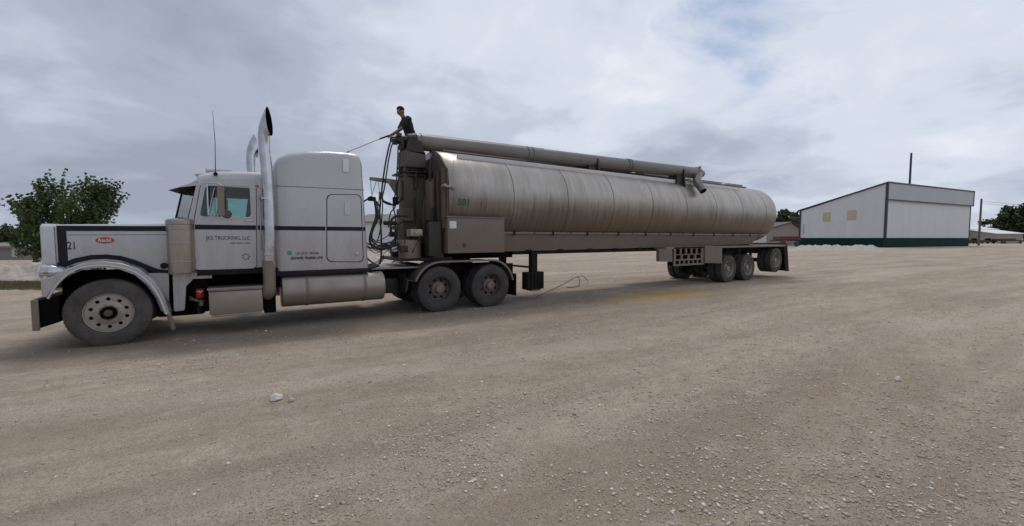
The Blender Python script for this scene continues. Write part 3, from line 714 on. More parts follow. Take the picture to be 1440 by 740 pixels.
# side skirts under cab and sleeper
MB().box(xz(277, 380, .17)[0], cab_back+.1, .14, .20, 1.055, 1.155, .01).build('cab_sill', M['black'], T)
# mirrors
def mirror(sg):
    Yf = (lambda y: y) if sg > 0 else mir
    e = empty('side_mirror', (1.45, Yf(0), 2.3), T)
    b = MB(); y = -.12
    hp = [xz(*p, y) for p in [(305.5, 262), (315.5, 263), (316, 304), (306, 303)]]
    y0, y1 = sorted((Yf(y-.03), Yf(y+.03))); b.plate(rloop(hp, .03), y0, y1); b.build('mirror_head', M['aludark'], e, bevel=.006)
    t_ = MB()
    def q(px, py, yy): p = PY(px, py, yy); return Vector((p.x, Yf(p.y), p.z))
    t_.tube([q(290, 258, .16), q(291, 258, y), q(305, 258, y), q(313, 262, y)], .011, 8, smooth=4)
    t_.tube([q(293, 300, .16), q(293, 302, y), q(315, 301, y)], .011, 8, smooth=4)
    t_.tube([q(291, 258, y), q(292, 282, y), q(293, 302, y)], .011, 8)
    t_.tube([q(302, 264, .02), q(294, 300, .0)], .011, 8)
    t_.split('mirror_bracket', M['chrome'], e)
    r2 = MB(); c = q(319, 301, y); r2.lathe([(0, -.03), (.06, -.025), (.075, 0), (.07, .02), (0, .03)], c, 'Y', 24); r2.build('round_mirror', M['chassis'], e)
mirror(1); mirror(-1)
# roof lights, horn, antenna
for (px, py, y) in ((272, 243, .45), (283, 243.5, .85), (291, 239.5, 1.225), (298, 238.5, 1.6), (305, 238, 2.0)):
    p = PY(px, py, y); zr = {0: 2.80}.get(0)
    x = 1.18; b = MB().lathe([(.0, -.09), (.028, -.06), (.034, .0), (.03, .05), (0, .06)], (x+.05, y, 2.86), 'X', 14); b.box(x+.02, x+.06, y-.012, y+.012, 2.80, 2.84); l_ = b.build('marker_lamp', M['chrome'], T)
hn = MB(); hn.tube([(1.30, .62, 2.97), (1.55, .62, 3.0), (1.70, .62, 3.0)], [.045, .018, .016], 12); hn.box(1.5, 1.53, .605, .635, 2.91, 3.0); hn.build('air_horn', M['chrome'], T)
pa = PY(303, 244, .17)
an = MB().tube([(pa.x, .15, pa.z), PY(302.5, 200, .14), PY(299, 156, .13)], [.007, .005, .003], 6); an.lathe([(0, -.05), (.03, -.045), (.035, 0), (.0, .01)], (pa.x, .17, pa.z-.01), 'Y', 14); an.build('whip_antenna', M['black'], T)
# ---- sleeper
sx0, sx1 = xz(386, 330, .12)[0], xz(518.5, 370, .12)[0]
def slz(px, py): return xz(px, py, .25)
ss = []
SY = .125
for x, zt, yi, zb in ((sx0, 3.02, .06, 1.10), (sx0+.03, 3.14, .02, 1.075), (sx0+.10, 3.26, 0, 1.07), (sx0+.28, 3.37, 0, 1.07), (sx0+.6, 3.445, 0, 1.07), (sx0+1.0, 3.49, 0, 1.07), (sx0+1.4, 3.50, 0, 1.07)):
    ss.append(rr_section(x, SY+yi, mir(SY+yi), zb, zt, .15, rb=.02))
xr = [xz(509, 240, .25)[0], 0]
for f_, zt, yi in ((-.10, 3.49, 0), (-.03, 3.46, .015), (0, 3.40, .05)):
    # rear wall leans: upper part is shorter than the lower one
    sec = rr_section(sx1+f_, SY+yi, mir(SY+yi), 1.07, zt, .15, rb=.02)
    sec = [(x-.10*max(0, (z-1.9)/1.5), y, z) for x, y, z in sec]; ss.append(sec)
sl_ = MB().ring_loft(ss).build('sleeper', M['paint'], T)
zsm = MB(); p0 = xz(386, 261.5, SY); p1 = xz(513, 267, SY)
zsm.plate(strip([(sx0+.03, 2.71), (sx1-.06, 2.735)], .012), SY-.002, SY+.002); zsm.build('seam', M['chassis'], sl_)
dl = rloop([xz(*p, SY) for p in [(459, 368.5), (459, 273), (508, 273.5), (511.5, 369)]], .12, 8)
c_ = (sum(p[0] for p in dl)/len(dl), sum(p[1] for p in dl)/len(dl))
dli = [((p[0]-c_[0])*.955+c_[0], (p[1]-c_[1])*.98+c_[1]) for p in dl]
sdoor = MB().plate(dli, SY-.008, SY+.01).build('sleeper_door', M['paint'], sl_, bevel=.003)
MB().plate(dl, SY-.003, SY+.002, [dli]).build('door_seal', M['black'], sl_)
for (a, b_) in (((482, 224), (490, 242)), ((484.5, 283), (492.5, 302))):
    q = [xz(a[0], a[1], SY), xz(b_[0], a[1], SY), xz(b_[0], b_[1], SY), xz(a[0], b_[1], SY)]
    MB().plate(rloop(q, .02), SY-.03, SY+.001).build('vent', M['white'] if a[1] < 250 else M['roofpaint'], sl_, bevel=.006)
zst = xz(450, 321.5, SY)[1]
spb = MB(); spb.box(sx0+.02, dl[0][0]*0+min(p[0] for p in dl)-.004, SY-.004, SY+.001, zst-.040, zst+.040); spb.box(min(p[0] for p in dli)+.004, max(p[0] for p in dli)-.004, SY-.012, SY-.0075, zst-.040, zst+.040); spb.box(max(p[0] for p in dl)+.003, sx1-.055, SY-.004, SY+.001, zst-.040, zst+.040)
spb.split('stripe', M['stripe'], sl_)
lx, lz = xz(502, 357, SY); MB().lathe([(0, -.02), (.03, -.018), (.035, 0), (0, .002)], (lx, SY-.007, lz), 'Y', 16).build('door_latch', M['chrome'], sdoor)
text('number_lettering', 'US DOT 747046', M['ink'], sl_, xz(416, 358.5, SY)[0], xz(416, 358.5, SY)[1], SY-.004, .052, xz(448, 358, SY)[0]-xz(416, 358, SY)[0], bold=.005)
text('weight_lettering', 'GVWR 80,000 LBS', M['ink'], sl_, xz(409, 366, SY)[0], xz(409, 366, SY)[1], SY-.004, .062, xz(454, 366, SY)[0]-xz(409, 366, SY)[0], bold=.045)
cxm, czm = xz(407, 356, SY); MB().plate(circ(cxm, czm, .045, 20), SY-.003, SY+.001).build('round_sticker', M['mint'], sl_)
MB().box(sx0, sx1, SY-.005, SY+.07, .985, 1.085, .008).build('sleeper_sill', M['stripe'], T)
MB().box(sx0-.09, sx0+.01, SY+.1, mir(SY+.1), 1.0, 2.9).build('cab_to_sleeper_boot', M['black'], T)
# ---- exhaust stacks
def stack(sg):
    Yf = (lambda y: y) if sg > 0 else mir
    ys = -.02; pth = [(379, 398), (379, 330), (377.5, 280), (374.5, 235), (371.5, 208), (371, 191)]
    pts_ = [PY(px, py, ys) for px, py in pth]; pts_ = [Vector((p.x-(0 if sg > 0 else .15), Yf(p.y), p.z)) for p in pts_]
    e = empty('exhaust_stack', (pts_[0].x, Yf(ys), 1.0), T)
    b = MB(); r = .098; n = 24; rings = []
    full = pts_
    for i, p in enumerate(full):
        d = (full[min(i+1, len(full)-1)]-full[max(i-1, 0)]).normalized(); a = Vector((1, 0, 0)); a = (a-d*a.dot(d)).normalized(); c = d.cross(a)
        rings.append([p+(a*math.cos(2*math.pi*k/n)+c*math.sin(2*math.pi*k/n))*(r if i < 5 else r*1.04) for k in range(n)])
    # curved, mitred mouth opening to the rear
    base = full[-1]; top = PY(378, 151, ys); hgt = top.z-base.z; oa = Vector((.86, -.51 if sg > 0 else .51, 0)); ob = Vector((-oa.y, oa.x, 0))
    for t in (.3, .65, 1.0):
        ring = []
        for k in range(n):
            # same angular order as the pipe rings: a -> +X, c -> d x a
            dx = a*math.cos(2*math.pi*k/n)+c*math.sin(2*math.pi*k/n); u_, v_ = dx.dot(oa), dx.dot(ob); m_ = (1-u_)/2
            h0 = hgt*t*(m_**1.1); q = base+oa*(u_*r*1.04)+ob*(v_*r*(1.04+.06*t))+Vector((0, 0, h0)); q += oa*(.15*t*t*m_)+oa*(.03*t); ring.append(q)
        rings.append(ring)
    b.ring_loft(rings, True, False)
    ins = [[p.lerp(sum(rings[j_], Vector())/n, .06) for p in rings[j_]] for j_ in (-1, -2)]
    b.build('stack_pipe', M['chrome'], e)
    MB().ring_loft(ins, False, True).build('pipe_mouth', M['deep'], e)
    el = MB().tube([Vector((pts_[0].x, Yf(ys), pts_[0].z+.42)), Vector((pts_[0].x, Yf(ys), pts_[0].z-.02)), Vector((pts_[0].x-.01, Yf(ys+.02), pts_[0].z-.17)), Vector((pts_[0].x-.03, Yf(.2), pts_[0].z-.25)), Vector((pts_[0].x-.03, Yf(.5), pts_[0].z-.25))], .104, 20, smooth=4)
    el.build('exhaust_elbow', M['aludark'], e)
    cb = MB()
    for pz in (1.42, 2.45):
        k = min(full, key=lambda p: abs(p.z-pz)); cb.lathe([(.101, -.02), (.106, -.015), (.106, .015), (.101, .02)], (pts_[0].x-(.015 if pz > 2 else 0), Yf(ys), pz), 'Z', 24); y0, y1 = sorted((Yf(ys+.05), Yf(.2))); cb.box(pts_[0].x+.07, pts_[0].x+.11, y0, y1, pz-.02, pz+.02)
    cb.split('clamp', M['chrome'], e)
stack(1); stack(-1)
# ---- fuel tanks, toolbox, misc
for sg in (1, -1):
    Yf = (lambda y: y) if sg > 0 else mir
    ycn = Yf(.30); ft0, ft1 = xz(396, 410, .1)[0], xz(541, 405, .1)[0]; zc, r = .68, .312
    b = MB().lathe([(0, 0), (r*.9, .0), (r*.98, .015), (r, .04), (r, ft1-ft0-.04), (r*.98, ft1-ft0-.015), (r*.9, ft1-ft0), (0, ft1-ft0)], (ft0, ycn, zc), 'X', 48)
    t_ = b.build('fuel_tank', M['alu'], T)
    s_ = MB()
    for x in (ft0+.42, ft1-.45): s_.lathe([(r+.001, 0), (r+.008, .004), (r+.008, .05), (r+.001, .054)], (x, ycn, zc), 'X', 40)
    s_.split('tank_strap', M['aludark'], t_)
    MB().lathe([(.06, 0), (.06, .04), (.045, .055), (0, .056)], (ft1-.25, ycn-.03*sg, zc+r-.01), 'Z', 20).build('filler_cap', M['black'], t_)
bx0, bx1 = xz(293, 405, 0)[0], xz(369, 405, 0)[0]
b = MB(); b.box(bx0, bx1, 0.0, .5, .36, .80, .015); tb = b.build('toolbox', M['alu'], T)
b = MB(); b.box(bx0-.02, bx1+.02, -.03, .5, .80, .835, .008); b.box(bx0+.03, bx1-.03, -.05, .02, .325, .36, .008); b.split('step_tread', M['alu'], tb)
MB().box(bx0+.01, bx1-.01, -.004, 0.0, .765, .78).build('lid_gap', M['black'], tb)
b = MB(); b.box(bx1+.02, bx1+.22, .1, .6, .30, .98, .02); b.box(bx0-.25, bx0-.02, .35, .7, .38, 1.0, .02); b.split('chassis_bracket', M['deep'], T)
cx_, cz_ = xz(281, 413, .3)
rc = MB().lathe([(.0, -.09), (.055, -.085), (.065, -.06), (.065, .07), (.05, .085), (.0, .09)], (cx_, .36, cz_), 'Z', 20).build('filter_canister', M['red'], T)
MB().plate(strip([(cx_-.04, cz_+.03), (cx_-.01, cz_+.045), (cx_+.015, cz_+.02), (cx_+.04, cz_+.05)], .014), .288, .292).build('canister_mark', M['white'], rc)
b = MB()
for k in range(7): q = random.uniform(-.1, .12); b.tube([(cx_-.16, .42, cz_-.12+k*.012), (cx_-.05+q*.3, .34, cz_-.13-q*.3), (cx_+.08+q, .38, cz_-.16+k*.01)], .012, 6, smooth=3)
b.cyl((cx_+.02, .3, cz_-.22), (cx_+.02, .3, cz_-.13), .035); b.split('steering_line', M['aludark'], T)
b = MB().box(cx_-.35, cx_-.22, .3, .5, .42, .62, .02); b.box(cx_-.05, cx_+.0, .3, .35, .35, .55); b.split('suspension_hanger', M['black'], T)
# frame
b = MB()
for y in (.78, 1.60): b.box(-.5, 8.2, y, y+.07, .74, 1.02)
for x in (4.5, 5.0, 6.4, 7.7, 8.1): b.box(x, x+.1, .85, 1.60, .8, 1.0)
b.split('frame_member', M['black'], T)
b = MB()
for x, y0, y1 in ((0, .3, 2.15), (5.7, .62, 1.83), (7.05, .62, 1.83)): b.cyl((x, y0, .53), (x, y1, .53), .075, n=14)
b.lathe([(0, -.2), (.16, -.16), (.22, 0), (.16, .16), (0, .2)], (5.7, YC, .55), 'Y', 20); b.lathe([(0, -.2), (.16, -.16), (.22, 0), (.16, .16), (0, .2)], (7.05, YC, .55), 'Y', 20)
b.box(5.3, 7.5, .66, .76, .52, .66, .02); b.box(5.3, 7.5, 1.69, 1.79, .52, .66, .02); b.box(4.4, 5.1, .5, 1.9, .45, .8, .05)
b.split('axle', M['grease'], T, ['axle']*3+['differential']*2+['walking_beam']*2+['cross_tube'])
b = MB(); b.box(4.05, 5.3, .3, 2.15, 1.03, 1.06); b.build('deck_plate', M['alu'], T)
b = MB(); b.plate([(5.6, .85), (5.8, .7), (6.5, .7), (6.95, .95), (6.95, 1.1), (6.6, 1.2), (6.6, 1.25), (6.95, 1.35), (6.95, 1.5), (6.5, 1.75), (5.8, 1.75), (5.6, 1.6)], 1.14, 1.20, axis='Z'); b.box(5.9, 6.3, .85, 1.6, 1.02, 1.14); b.build('fifth_wheel', M['grease'], T)
sw = steer_wheel(T, (0, 0, .53)); flip_copy(sw, T, (0, 2.45, .53))
dw = dual_wheel(T, (5.68, 0, .53), tm='rubberdark'); flip_copy(dw, T, (5.68, 2.45, .53))
for x, y, fl_ in ((7.05, 0, 0), (7.05, 2.45, 1)):
    c = copy_tree(dw, T); c.location = Vector((x, y, .53))-world_off(T)
    if fl_: c.rotation_euler = (0, 0, math.pi)
# tandem fenders
for sg in (1, -1):
    Yf = (lambda y: y) if sg > 0 else mir
    path = []
    cx0, cz0, rr_ = 5.68, .53, .64
    path += [(4.86, .56), (4.90, .78)]
    for a in range(160, 89, -10): path.append((cx0+.02+ (rr_+.02)*math.cos(R(a)), cz0+rr_*math.sin(R(a))))
    for a in range(90, 9, -10): path.append((7.05+rr_*math.cos(R(a)), cz0+rr_*math.sin(R(a))))
    path2 = [(cx0+(x-cx0)*1.0, z) for x, z in path]
    y0, y1 = sorted((Yf(-.02), Yf(.62)))
    f = MB().plate(strip(path2, .012), y0, y1).build('tandem_fender', M['chassis'], T)
    y0, y1 = sorted((Yf(-.03), Yf(-.005)))
    MB().plate(strip(path2[2:], .045), y0, y1).build('fender_trim', M['aludark'], f, bevel=.004)
    y0, y1 = sorted((Yf(0), Yf(.62))); MB().box(4.83, 4.85, y0, y1, .50, .92).build('front_flap', M['black'], f)
    MB().box(7.78, 7.80, y0, y1, .22, .80).build('mud_flap', M['black'], f)

# seams, hinges, latches and lamps on the cab
b = MB(); b.plate(strip([(-.655, 1.90), (-.655, 1.02)], .010), -.0045, .001, yf=yf); b.plate(strip([(1.0, 1.96), (1.0, 1.06)], .012), -.0045, .001, yf=yf); b.plate(strip([(-.50, 1.77), (.98, 1.785)], .006), -.0035, .001, yf=yf); b.split('hood_seam', M['chassis'], hood)
for z_ in (1.42, 2.02): MB().cyl((doorl[0][0]*0+xz(273, 312, .165)[0]-.008, .152, z_-.05), (xz(273, 312, .165)[0]-.008, .152, z_+.05), .011, n=10).build('hinge', M['paint'], door)
gx_ = xz(366, 300, .165)[0]; MB().tube([(gx_, .175, 1.55), (gx_, .12, 1.57), (gx_, .12, 2.45), (gx_, .175, 2.47)], .012, 8, smooth=3).build('grab_handle', M['chrome'], T)
p_ = PY(361, 262, .165); MB().box(p_.x-.03, p_.x+.03, .155, .176, p_.z-.015, p_.z+.015, .005).build('marker_lamp', M['red'], cs)
rvs = MB()
for k in range(22): rvs.lathe([(.007, 0), (.005, -.004), (0, -.005)], (sx0+.06+k*.074, SY, 1.105), 'Y', 6)
rvs.split('rivet', M['chassis'], sl_)
for y in (.36, .62, .88): MB().cyl((3.9, y, 1.0), (4.35, y-.1, 1.12), .03, n=10).build('air_line', M['hose'], T)

# ------------------------------------------------------------------ TRAILER
TR = empty('tank_trailer', (14, YC, 0)); tag(TR, 'long streaked stainless bulk feed tank trailer with unloading auger on top', 'tank trailer')
ZC, RT = 2.74, 1.20; TX0 = 5.93
dome_x = 21.75; TX1 = dome_x-.45
rings = []; n = 72
def tring(x, r, zc=ZC): return [(x, YC+r*math.cos(2*math.pi*k/n), zc+r*math.sin(2*math.pi*k/n)) for k in range(n)]
xs = [TX0+i*(TX1-TX0)/40 for i in range(41)]
rings = [tring(TX0, RT-.03), tring(TX0+.03, RT)]+[tring(x, RT) for x in xs[1:]]
for k in range(1, 9):
    a = k/9*math.pi/2; rings.append(tring(TX1+.45*math.sin(a), RT*(.30+.70*math.cos(a)) if k < 9 else 0))
tb_ = MB().ring_loft(rings).build('tank', M['tank'], TR, ang=50)
for i in range(1, 9):
    x = TX0+i*1.82; MB().lathe([(RT-.001, -.013), (RT+.004, -.009), (RT+.004, .009), (RT-.001, .013)], (x, YC, ZC), 'X', 72).build('weld_band', M['weld'], tb_)
dd = MB(); dd.lathe([(0, 0), (.05, 0), (.05, .06), (.0, .07)], (dome_x-.08, YC-.55, 2.95), 'X', 12); dd.build('rear_marker_lamp', M['grease'], tb_)
# front bulkhead with ribs and corner plates
b = MB(); b.plate([(YC-1.17, 1.95), (YC-1.17, 3.35), (YC-.75, 3.72), (YC+.75, 3.72), (YC+1.17, 3.35), (YC+1.17, 1.95)], TX0-.05, TX0-.01, axis='X'); b.plate([(YC-.9, 1.25), (YC-.9, 1.95), (YC+.9, 1.95), (YC+.9, 1.25)], TX0-.3, TX0-.02, axis='X')
fb = b.build('front_bulkhead', M['chassis'], TR)
b = MB()
for y in (YC-1.1, YC-.85, YC-.6, YC-.35, YC+.5, YC+.9): b.box(TX0-.15, TX0-.05, y-.035, y+.035, 1.95, 3.35)
b.split('rib', M['chassis'], fb)
cp = MB(); cl = [xz(*p, -.0) for p in [(613, 247), (632, 246), (655, 229), (651, 224), (640, 226)]]
cp.add([(TX0+.0, .06, 3.05), (TX0, .35, 3.62), (TX0+.28, .36, 3.62), (TX0+.25, .16, 3.35), (TX0+.02, .05, 3.02)], [(0, 1, 2, 3, 4)])
rvt = MB()
for k in range(9):
    t = k/8; a = R(150-26*t-8); a2 = R(158-30*t)
    th = R(165-40*t); rvt.lathe([(.012, 0), (.008, .006)], (TX0+.06+.30*t, YC+(RT+.002)*math.cos(th), ZC+(RT+.002)*math.sin(th)), 'Z', 6)
rvt.split('rivet', M['grease'], tb_)
# hopper skirt
XS1 = xz(1058, 340, .4)[0]; b = MB()
sk = [(TX0+.1, 1.38), (TX0+.1, 1.98), (XS1+.9, 2.02), (XS1, 1.46), (XS1, 1.46), (TX0+1.5, 1.38)]
def skirt(sg):
    Yf = (lambda y: y) if sg > 0 else mir
    y_t, y_b = .36, .47
    xsn = [TX0+.1, 9.5, 13.2, XS1+.55]; vs = []
    xb = [TX0+.1, 9.5, 13.2, XS1]; zb = [1.36, 1.37, 1.39, 1.46]
    for x, x2, z in zip(xsn, xb, zb): vs += [(x, Yf(y_t), 1.885), (x2, Yf(y_b), z), (x2, Yf(y_b+.03), z), (x, Yf(y_t+.03), 1.90)]
    fs = []
    for i in range(3):
        for j in range(4): a = i*4+j; b_ = i*4+(j+1) % 4; fs.append((a, b_, b_+4, a+4))
    fs += [(0, 1, 2, 3), (15, 14, 13, 12)]
    s = MB().add(vs, fs).build('hopper_side', M['boxgrey'], TR)
    rl = MB(); y0, y1 = sorted((Yf(y_t-.045), Yf(y_t+.03)))
    x = 7.3; 
    while x < XS1+.35:
        rl.box(x, x+.62, y0, y1, 1.835, 1.885, .006); x += .66
    rl.split('side_rail', M['aludark'], s)
    jn = MB(); x = 7.94; 
    while x < XS1+.3: y0, y1 = sorted((Yf(y_t-.055), Yf(y_t-.02))); jn.box(x-.03, x+.03, y0, y1, 1.80, 1.90); x += .66*2
    jn.split('rail_clip', M['black'], s)
skirt(1); skirt(-1)
b = MB(); b.box(TX0+.1, XS1, .52, mir(.52), 1.36, 1.9); b.box(TX0-.2, 8.0, .5, mir(.5), 1.20, 1.36); b.split('belly_pan', M['deep'], TR)
b = MB()
for y in (.50, 1.85): b.box(7.9, 22.3, y, y+.1, 1.27, 1.355)
x = 8.4
while x < 17: b.box(x, x+.22, .46, .56, 1.335, 1.40); x += 1.15
b.split('frame_member', M['black'], TR)
# rear platform
b = MB(); b.box(13.9, 22.4, 0.02, 2.43, 1.345, 1.415); rp = b.build('rear_platform', M['aludark'], TR, bevel=.01)
b = MB(); b.box(22.28, 22.4, .05, 2.40, 1.0, 1.34); b.box(22.40, 22.46, .02, 2.43, 1.1, 1.5, .01); b.split('rear_bumper_beam', M['chassis'], TR)
for y in (.1, 2.25): MB().box(22.44, 22.50, y, y+.12, 1.45, 1.62, .01).build('tail_lamp', M['red'], TR)
b = MB(); b.plate(rloop([xz(*p, .0) for p in [(927, 350), (945.5, 350), (945.5, 368.5), (927, 368)]], .01), 0, .12); b.build('small_side_box', M['boxgrey'], TR, bevel=.01)
b = MB(); b.plate([xz(*p, .0) for p in [(990.5, 345.5), (1014.5, 346), (1014.5, 370.5), (990.5, 370)]], -.03, .25); b.build('large_side_box', M['boxgrey'], TR, bevel=.01)
sp = [xz(*p, .02) for p in [(948, 348), (991, 348), (991, 372), (948, 372)]]
hls = []
x0, x1 = sp[0][0], sp[1][0]; z1, z0 = sp[0][1], sp[2][1]
for (r0, r1, nn) in ((.62, .92, 5), (.36, .58, 4), (.10, .28, 6)):
    for k in range(nn):
        a = x0+(x1-x0)*(.06+.88*k/nn); b_ = x0+(x1-x0)*(.06+.88*(k+.72)/nn); hls.append([(a, z0+(z1-z0)*r0), (b_, z0+(z1-z0)*r0), (b_, z0+(z1-z0)*r1), (a, z0+(z1-z0)*r1)])
b = MB().plate([(x0, z0), (x1, z0), (x1, z1), (x0, z1)], .02, .06, hls); stp = b.build('slotted_side_step', M['boxgrey'], TR); MB().box(x0+.02, x1-.02, .10, .30, z0+.02, z1-.02).build('step_backing', M['deep'], stp)
# trailer wheels
WX = (17.75, 19.15, 21.45); tz = (.53, .53, .76)
tw = dual_wheel(TR, (WX[0], 0, tz[0]), name='trailer_wheel', rimm='rim')
flip_copy(tw, TR, (WX[0], 2.45, tz[0]))
for i in (1, 2):
    c = copy_tree(tw, TR); c.location = Vector((WX[i], 0, tz[i]))-world_off(TR); flip_copy(tw, TR, (WX[i], 2.45, tz[i]))
b = MB()
for i in range(3):
    b.cyl((WX[i], .6, tz[i]), (WX[i], 1.85, tz[i]), .065, n=14)
    for y in (.75, 1.6): b.tube([(WX[i]-.75, y, 1.15), (WX[i]-.7, y, .85), (WX[i], y, tz[i]-.05), (WX[i]+.4, y, tz[i]+.02)], .06, 8); b.lathe([(.12, 0), (.14, .08), (.12, .18), (.14, .26), (.11, .34)], (WX[i]+.35, y, tz[i]+.08), 'Z', 16)
    for y in (.8, 1.5): b.cyl((WX[i]-.5, y, .75), (WX[i]-.15, y, .75), .09, n=14)
b.box(16.6, 17.0, .5, 1.95, .85, 1.25, .03)
b.split('suspension_part', M['grease'], TR)
for y in (.02, 1.83): MB().plate([(22.15, .22), (22.62, .20), (22.45, 1.25), (22.2, 1.25)], y, y+.02); MB().box(22.5, 22.52, y, y+.6, .24, 1.05).build('mud_flap', M['black'], TR)
b = MB(); b.plate([(22.38, 1.40), (22.62, .22), (22.30, .24), (22.1, 1.3)], .0, .03); b.build('corner_splash_panel', M['black'], TR)
# control box near the front
c0, c1 = xz(629, 304, 0)[0], xz(709, 304, 0)[0]
b = MB(); b.box(c0, c1, -.02, .45, 1.36, 2.21, .02); cb = b.build('control_cabinet', M['boxgrey'], TR)
b = MB(); b.box(c0+.05, c0+.22, -.026, -.02, 1.95, 2.12); b.build('cabinet_notice', M['white'], cb)
b = MB(); b.box(c0+.03, c1-.03, -.028, -.019, 1.40, 1.425); b.box(c0-.02, c1+.02, -.035, .45, 2.21, 2.235); b.split('cabinet_trim', M['aludark'], cb)
b = MB(); b.lathe([(.035, -.026), (.045, -.032), (.035, -.038), (.028, -.032)], (c0+.42, 0, 1.55), 'Y', 16, close=True); b.build('cabinet_latch', M['grease'], cb)
fn = text('fleet_number', '581', M['green'], tb_, 0, 0, 0, .16, .30, bold=.03)
for v in fn.data.vertices:
    x = v.co.x+xz(644, 279, .02)[0]; z = v.co.z+2.50; v.co = (x, YC-math.sqrt(max(.01, RT*RT-(z-ZC)**2))-.006, z)
# landing gear
for y in (.33, 1.95):
    b = MB(); b.box(8.35, 8.95, y, y+.22, .30, .78, .01)
    for k in range(5): b.box(8.38+k*.12, 8.44+k*.12, y-.02, y, .31, .77)
    b.box(8.55, 8.75, y+.04, y+.18, .75, 1.36); lg = b.build('landing_leg', M['black'], TR)
    MB().box(8.5, 8.82, y-.02, y+.24, .26, .30).build('foot', M['chassis'], lg)
MB().tube([(8.65, .4, .9), (8.65, 2.05, .9)], .03, 8).build('gear_shaft', M['grease'], TR)
# auger
ya, yb = 1.25, .55
A0 = PY(584, 199.5, ya); A1 = PY(982, 244, yb)
ar = (PY(650, 193, 1.1).z-PY(650, 219, 1.1).z)/2
ar = .205
dA = (A1-A0).normalized()
b = MB().tube([A0, A0.lerp(A1, .48), A1], ar, 28); ag = b.build('auger_tube', M['auger'], TR)
fl_ = MB()
for t in (.012, .30, .315, .66, .672, .985):
    p = A0.lerp(A1, t); fl_.tube([p-dA*.015, p+dA*.015], ar+.018, 28)
fl_.split('auger_collar', M['auger'], ag)
MB().tube([A0+Vector((.3, .05, ar+.012)), A0.lerp(A1, .36)+Vector((0, .05, ar+.012))], .018, 6).build('auger_line', M['black'], ag)
# motor and pivot head at the front
b = MB(); b.tube([A0-dA*.02, A0-dA*.22], [.21, .17], 20); b.tube([A0-dA*.2, A0-dA*.5], [.12, .10], 16); b.tube([A0-dA*.48, A0-dA*.62], [.085, .07], 14)
b.lathe([(.06, -.12), (.085, -.1), (.085, .12), (.06, .14)], A0-dA*.35+Vector((0, -.05, -.14)), 'Z', 14)
for k in range(9): q = A0-dA*(.05+.06*k)+Vector((0, random.uniform(-.2, .2), random.uniform(-.14, .12))); b.box(q.x-.05, q.x+.05, q.y-.05, q.y+.05, q.z-.04, q.z+.04, .01)
b.build('auger_drive_motor', M['grease'], ag)
# discharge end + spout
b = MB(); b.tube([A1, A1+dA*.22, A1+dA*.30], [.15, .13, .08], 18); b.tube([A1+dA*.05+Vector((0, -.02, .18)), A1+dA*.05+Vector((0, -.02, .26))], .05, 10); b.split('auger_end_cap', M['auger'], ag)
sp0 = A1-dA*.12+Vector((0, -.06, -.05))
b = MB().tube([sp0, PY(980, 256, .25), PY(989, 269, -.05)], [.17, .14, .125], 20, cap=False); spt = b.build('discharge_spout', M['auger'], ag)
MB().tube([PY(981, 257, .22), PY(988.6, 268.4, -.04)], [.122, .114], 18).build('spout_inside', M['deep'], spt)
# cradles holding the auger
for px, py, t in ((777, 232, .53), (945, 247, .90)):
    p = A0.lerp(A1, t); zt_ = lambda y: ZC+math.sqrt(max(0, (RT+.004)**2-(y-YC)**2))
    b = MB()
    prof = [(p.y-.30, zt_(p.y-.30)-.22), (p.y-.23, p.z+.05), (p.y-.20, p.z+.05), (p.y-.16, p.z-.12), (p.y, p.z-.20), (p.y+.16, p.z-.12), (p.y+.22, p.z-.02), (p.y+.28, zt_(p.y+.28)-.02), (p.y, zt_(p.y)-.02)]
    b.plate(prof, p.x-.03, p.x+.03, axis='X'); b.box(p.x-.35, p.x+.03, p.y-.18, p.y+.18, zt_(p.y)-.15, p.z-.18)
    b.split('auger_cradle', M['grease'], TR)
# walkway edge rails on top of the tank
zy = lambda y: ZC+math.sqrt(max(0, RT**2-(y-YC)**2))
b = MB(); b.box(6.4, 19.3, .50, .58, zy(.54)-.03, zy(.54)+.085, .01); b.build('walkway_rail', M['roofpaint'], TR)
b = MB(); b.box(6.2, 21.2, 1.45, 1.53, zy(1.49)-.02, zy(1.49)+.24, .01); b.box(6.2, 21.5, 1.38, 1.44, zy(1.41)+.02, zy(1.41)+.07, .01)
b.build('walkway_rail', M['auger'], TR); b = MB(); b.box(6.2, 20.6, .95, 1.5, 3.93, 3.97); wk = b.build('walkway', M['aludark'], TR)
for x in (8.2, 11, 13.8, 16.6, 19.4): MB().lathe([(.26, 0), (.26, .06), (.22, .09), (0, .10)], (x, 1.22, 3.965), 'Z', 24).build('hatch', M['alu'], TR)
# post carrying the auger
pc = YC; b = MB(); pl, pr = PY(568, 230, 1.0).x, PY(599, 230, 1.0).x
b.box(pl, pr, 1.0, 1.45, 2.4, A0.z-.28, .02); b.box(pl-.05, pr+.1, .95, 1.5, 1.2, 2.45, .02); post = b.build('auger_post', M['chassis'], TR)
b = MB()
for z, r in ((3.43, .36), (3.37, .32), (3.31, .38), (3.22, .33), (1.55, .42), (1.35, .48)): b.lathe([(r*.9, 0), (r, .008), (r, .035), (r*.9, .045)], ((pl+pr)/2, YC, z), 'Z', 28)
b.split('turntable_ring', M['grease'], post)
b = MB(); b.plate([(pr-.05, 3.35), (pr+.25, 3.5), (TX0, 3.6), (TX0, 3.0), (pr-.05, 2.9)], 1.1, 1.2); b.plate([(pl+.05, A0.z-.30), (pl+.12, A0.z-.02), (pr-.12, A0.z-.02), (pr-.02, A0.z-.34)], 1.0, 1.03); b.plate([(pl+.05, A0.z-.30), (pl+.12, A0.z-.02), (pr-.12, A0.z-.02), (pr-.02, A0.z-.34)], 1.43, 1.46); b.split('post_gusset', M['grease'], post)
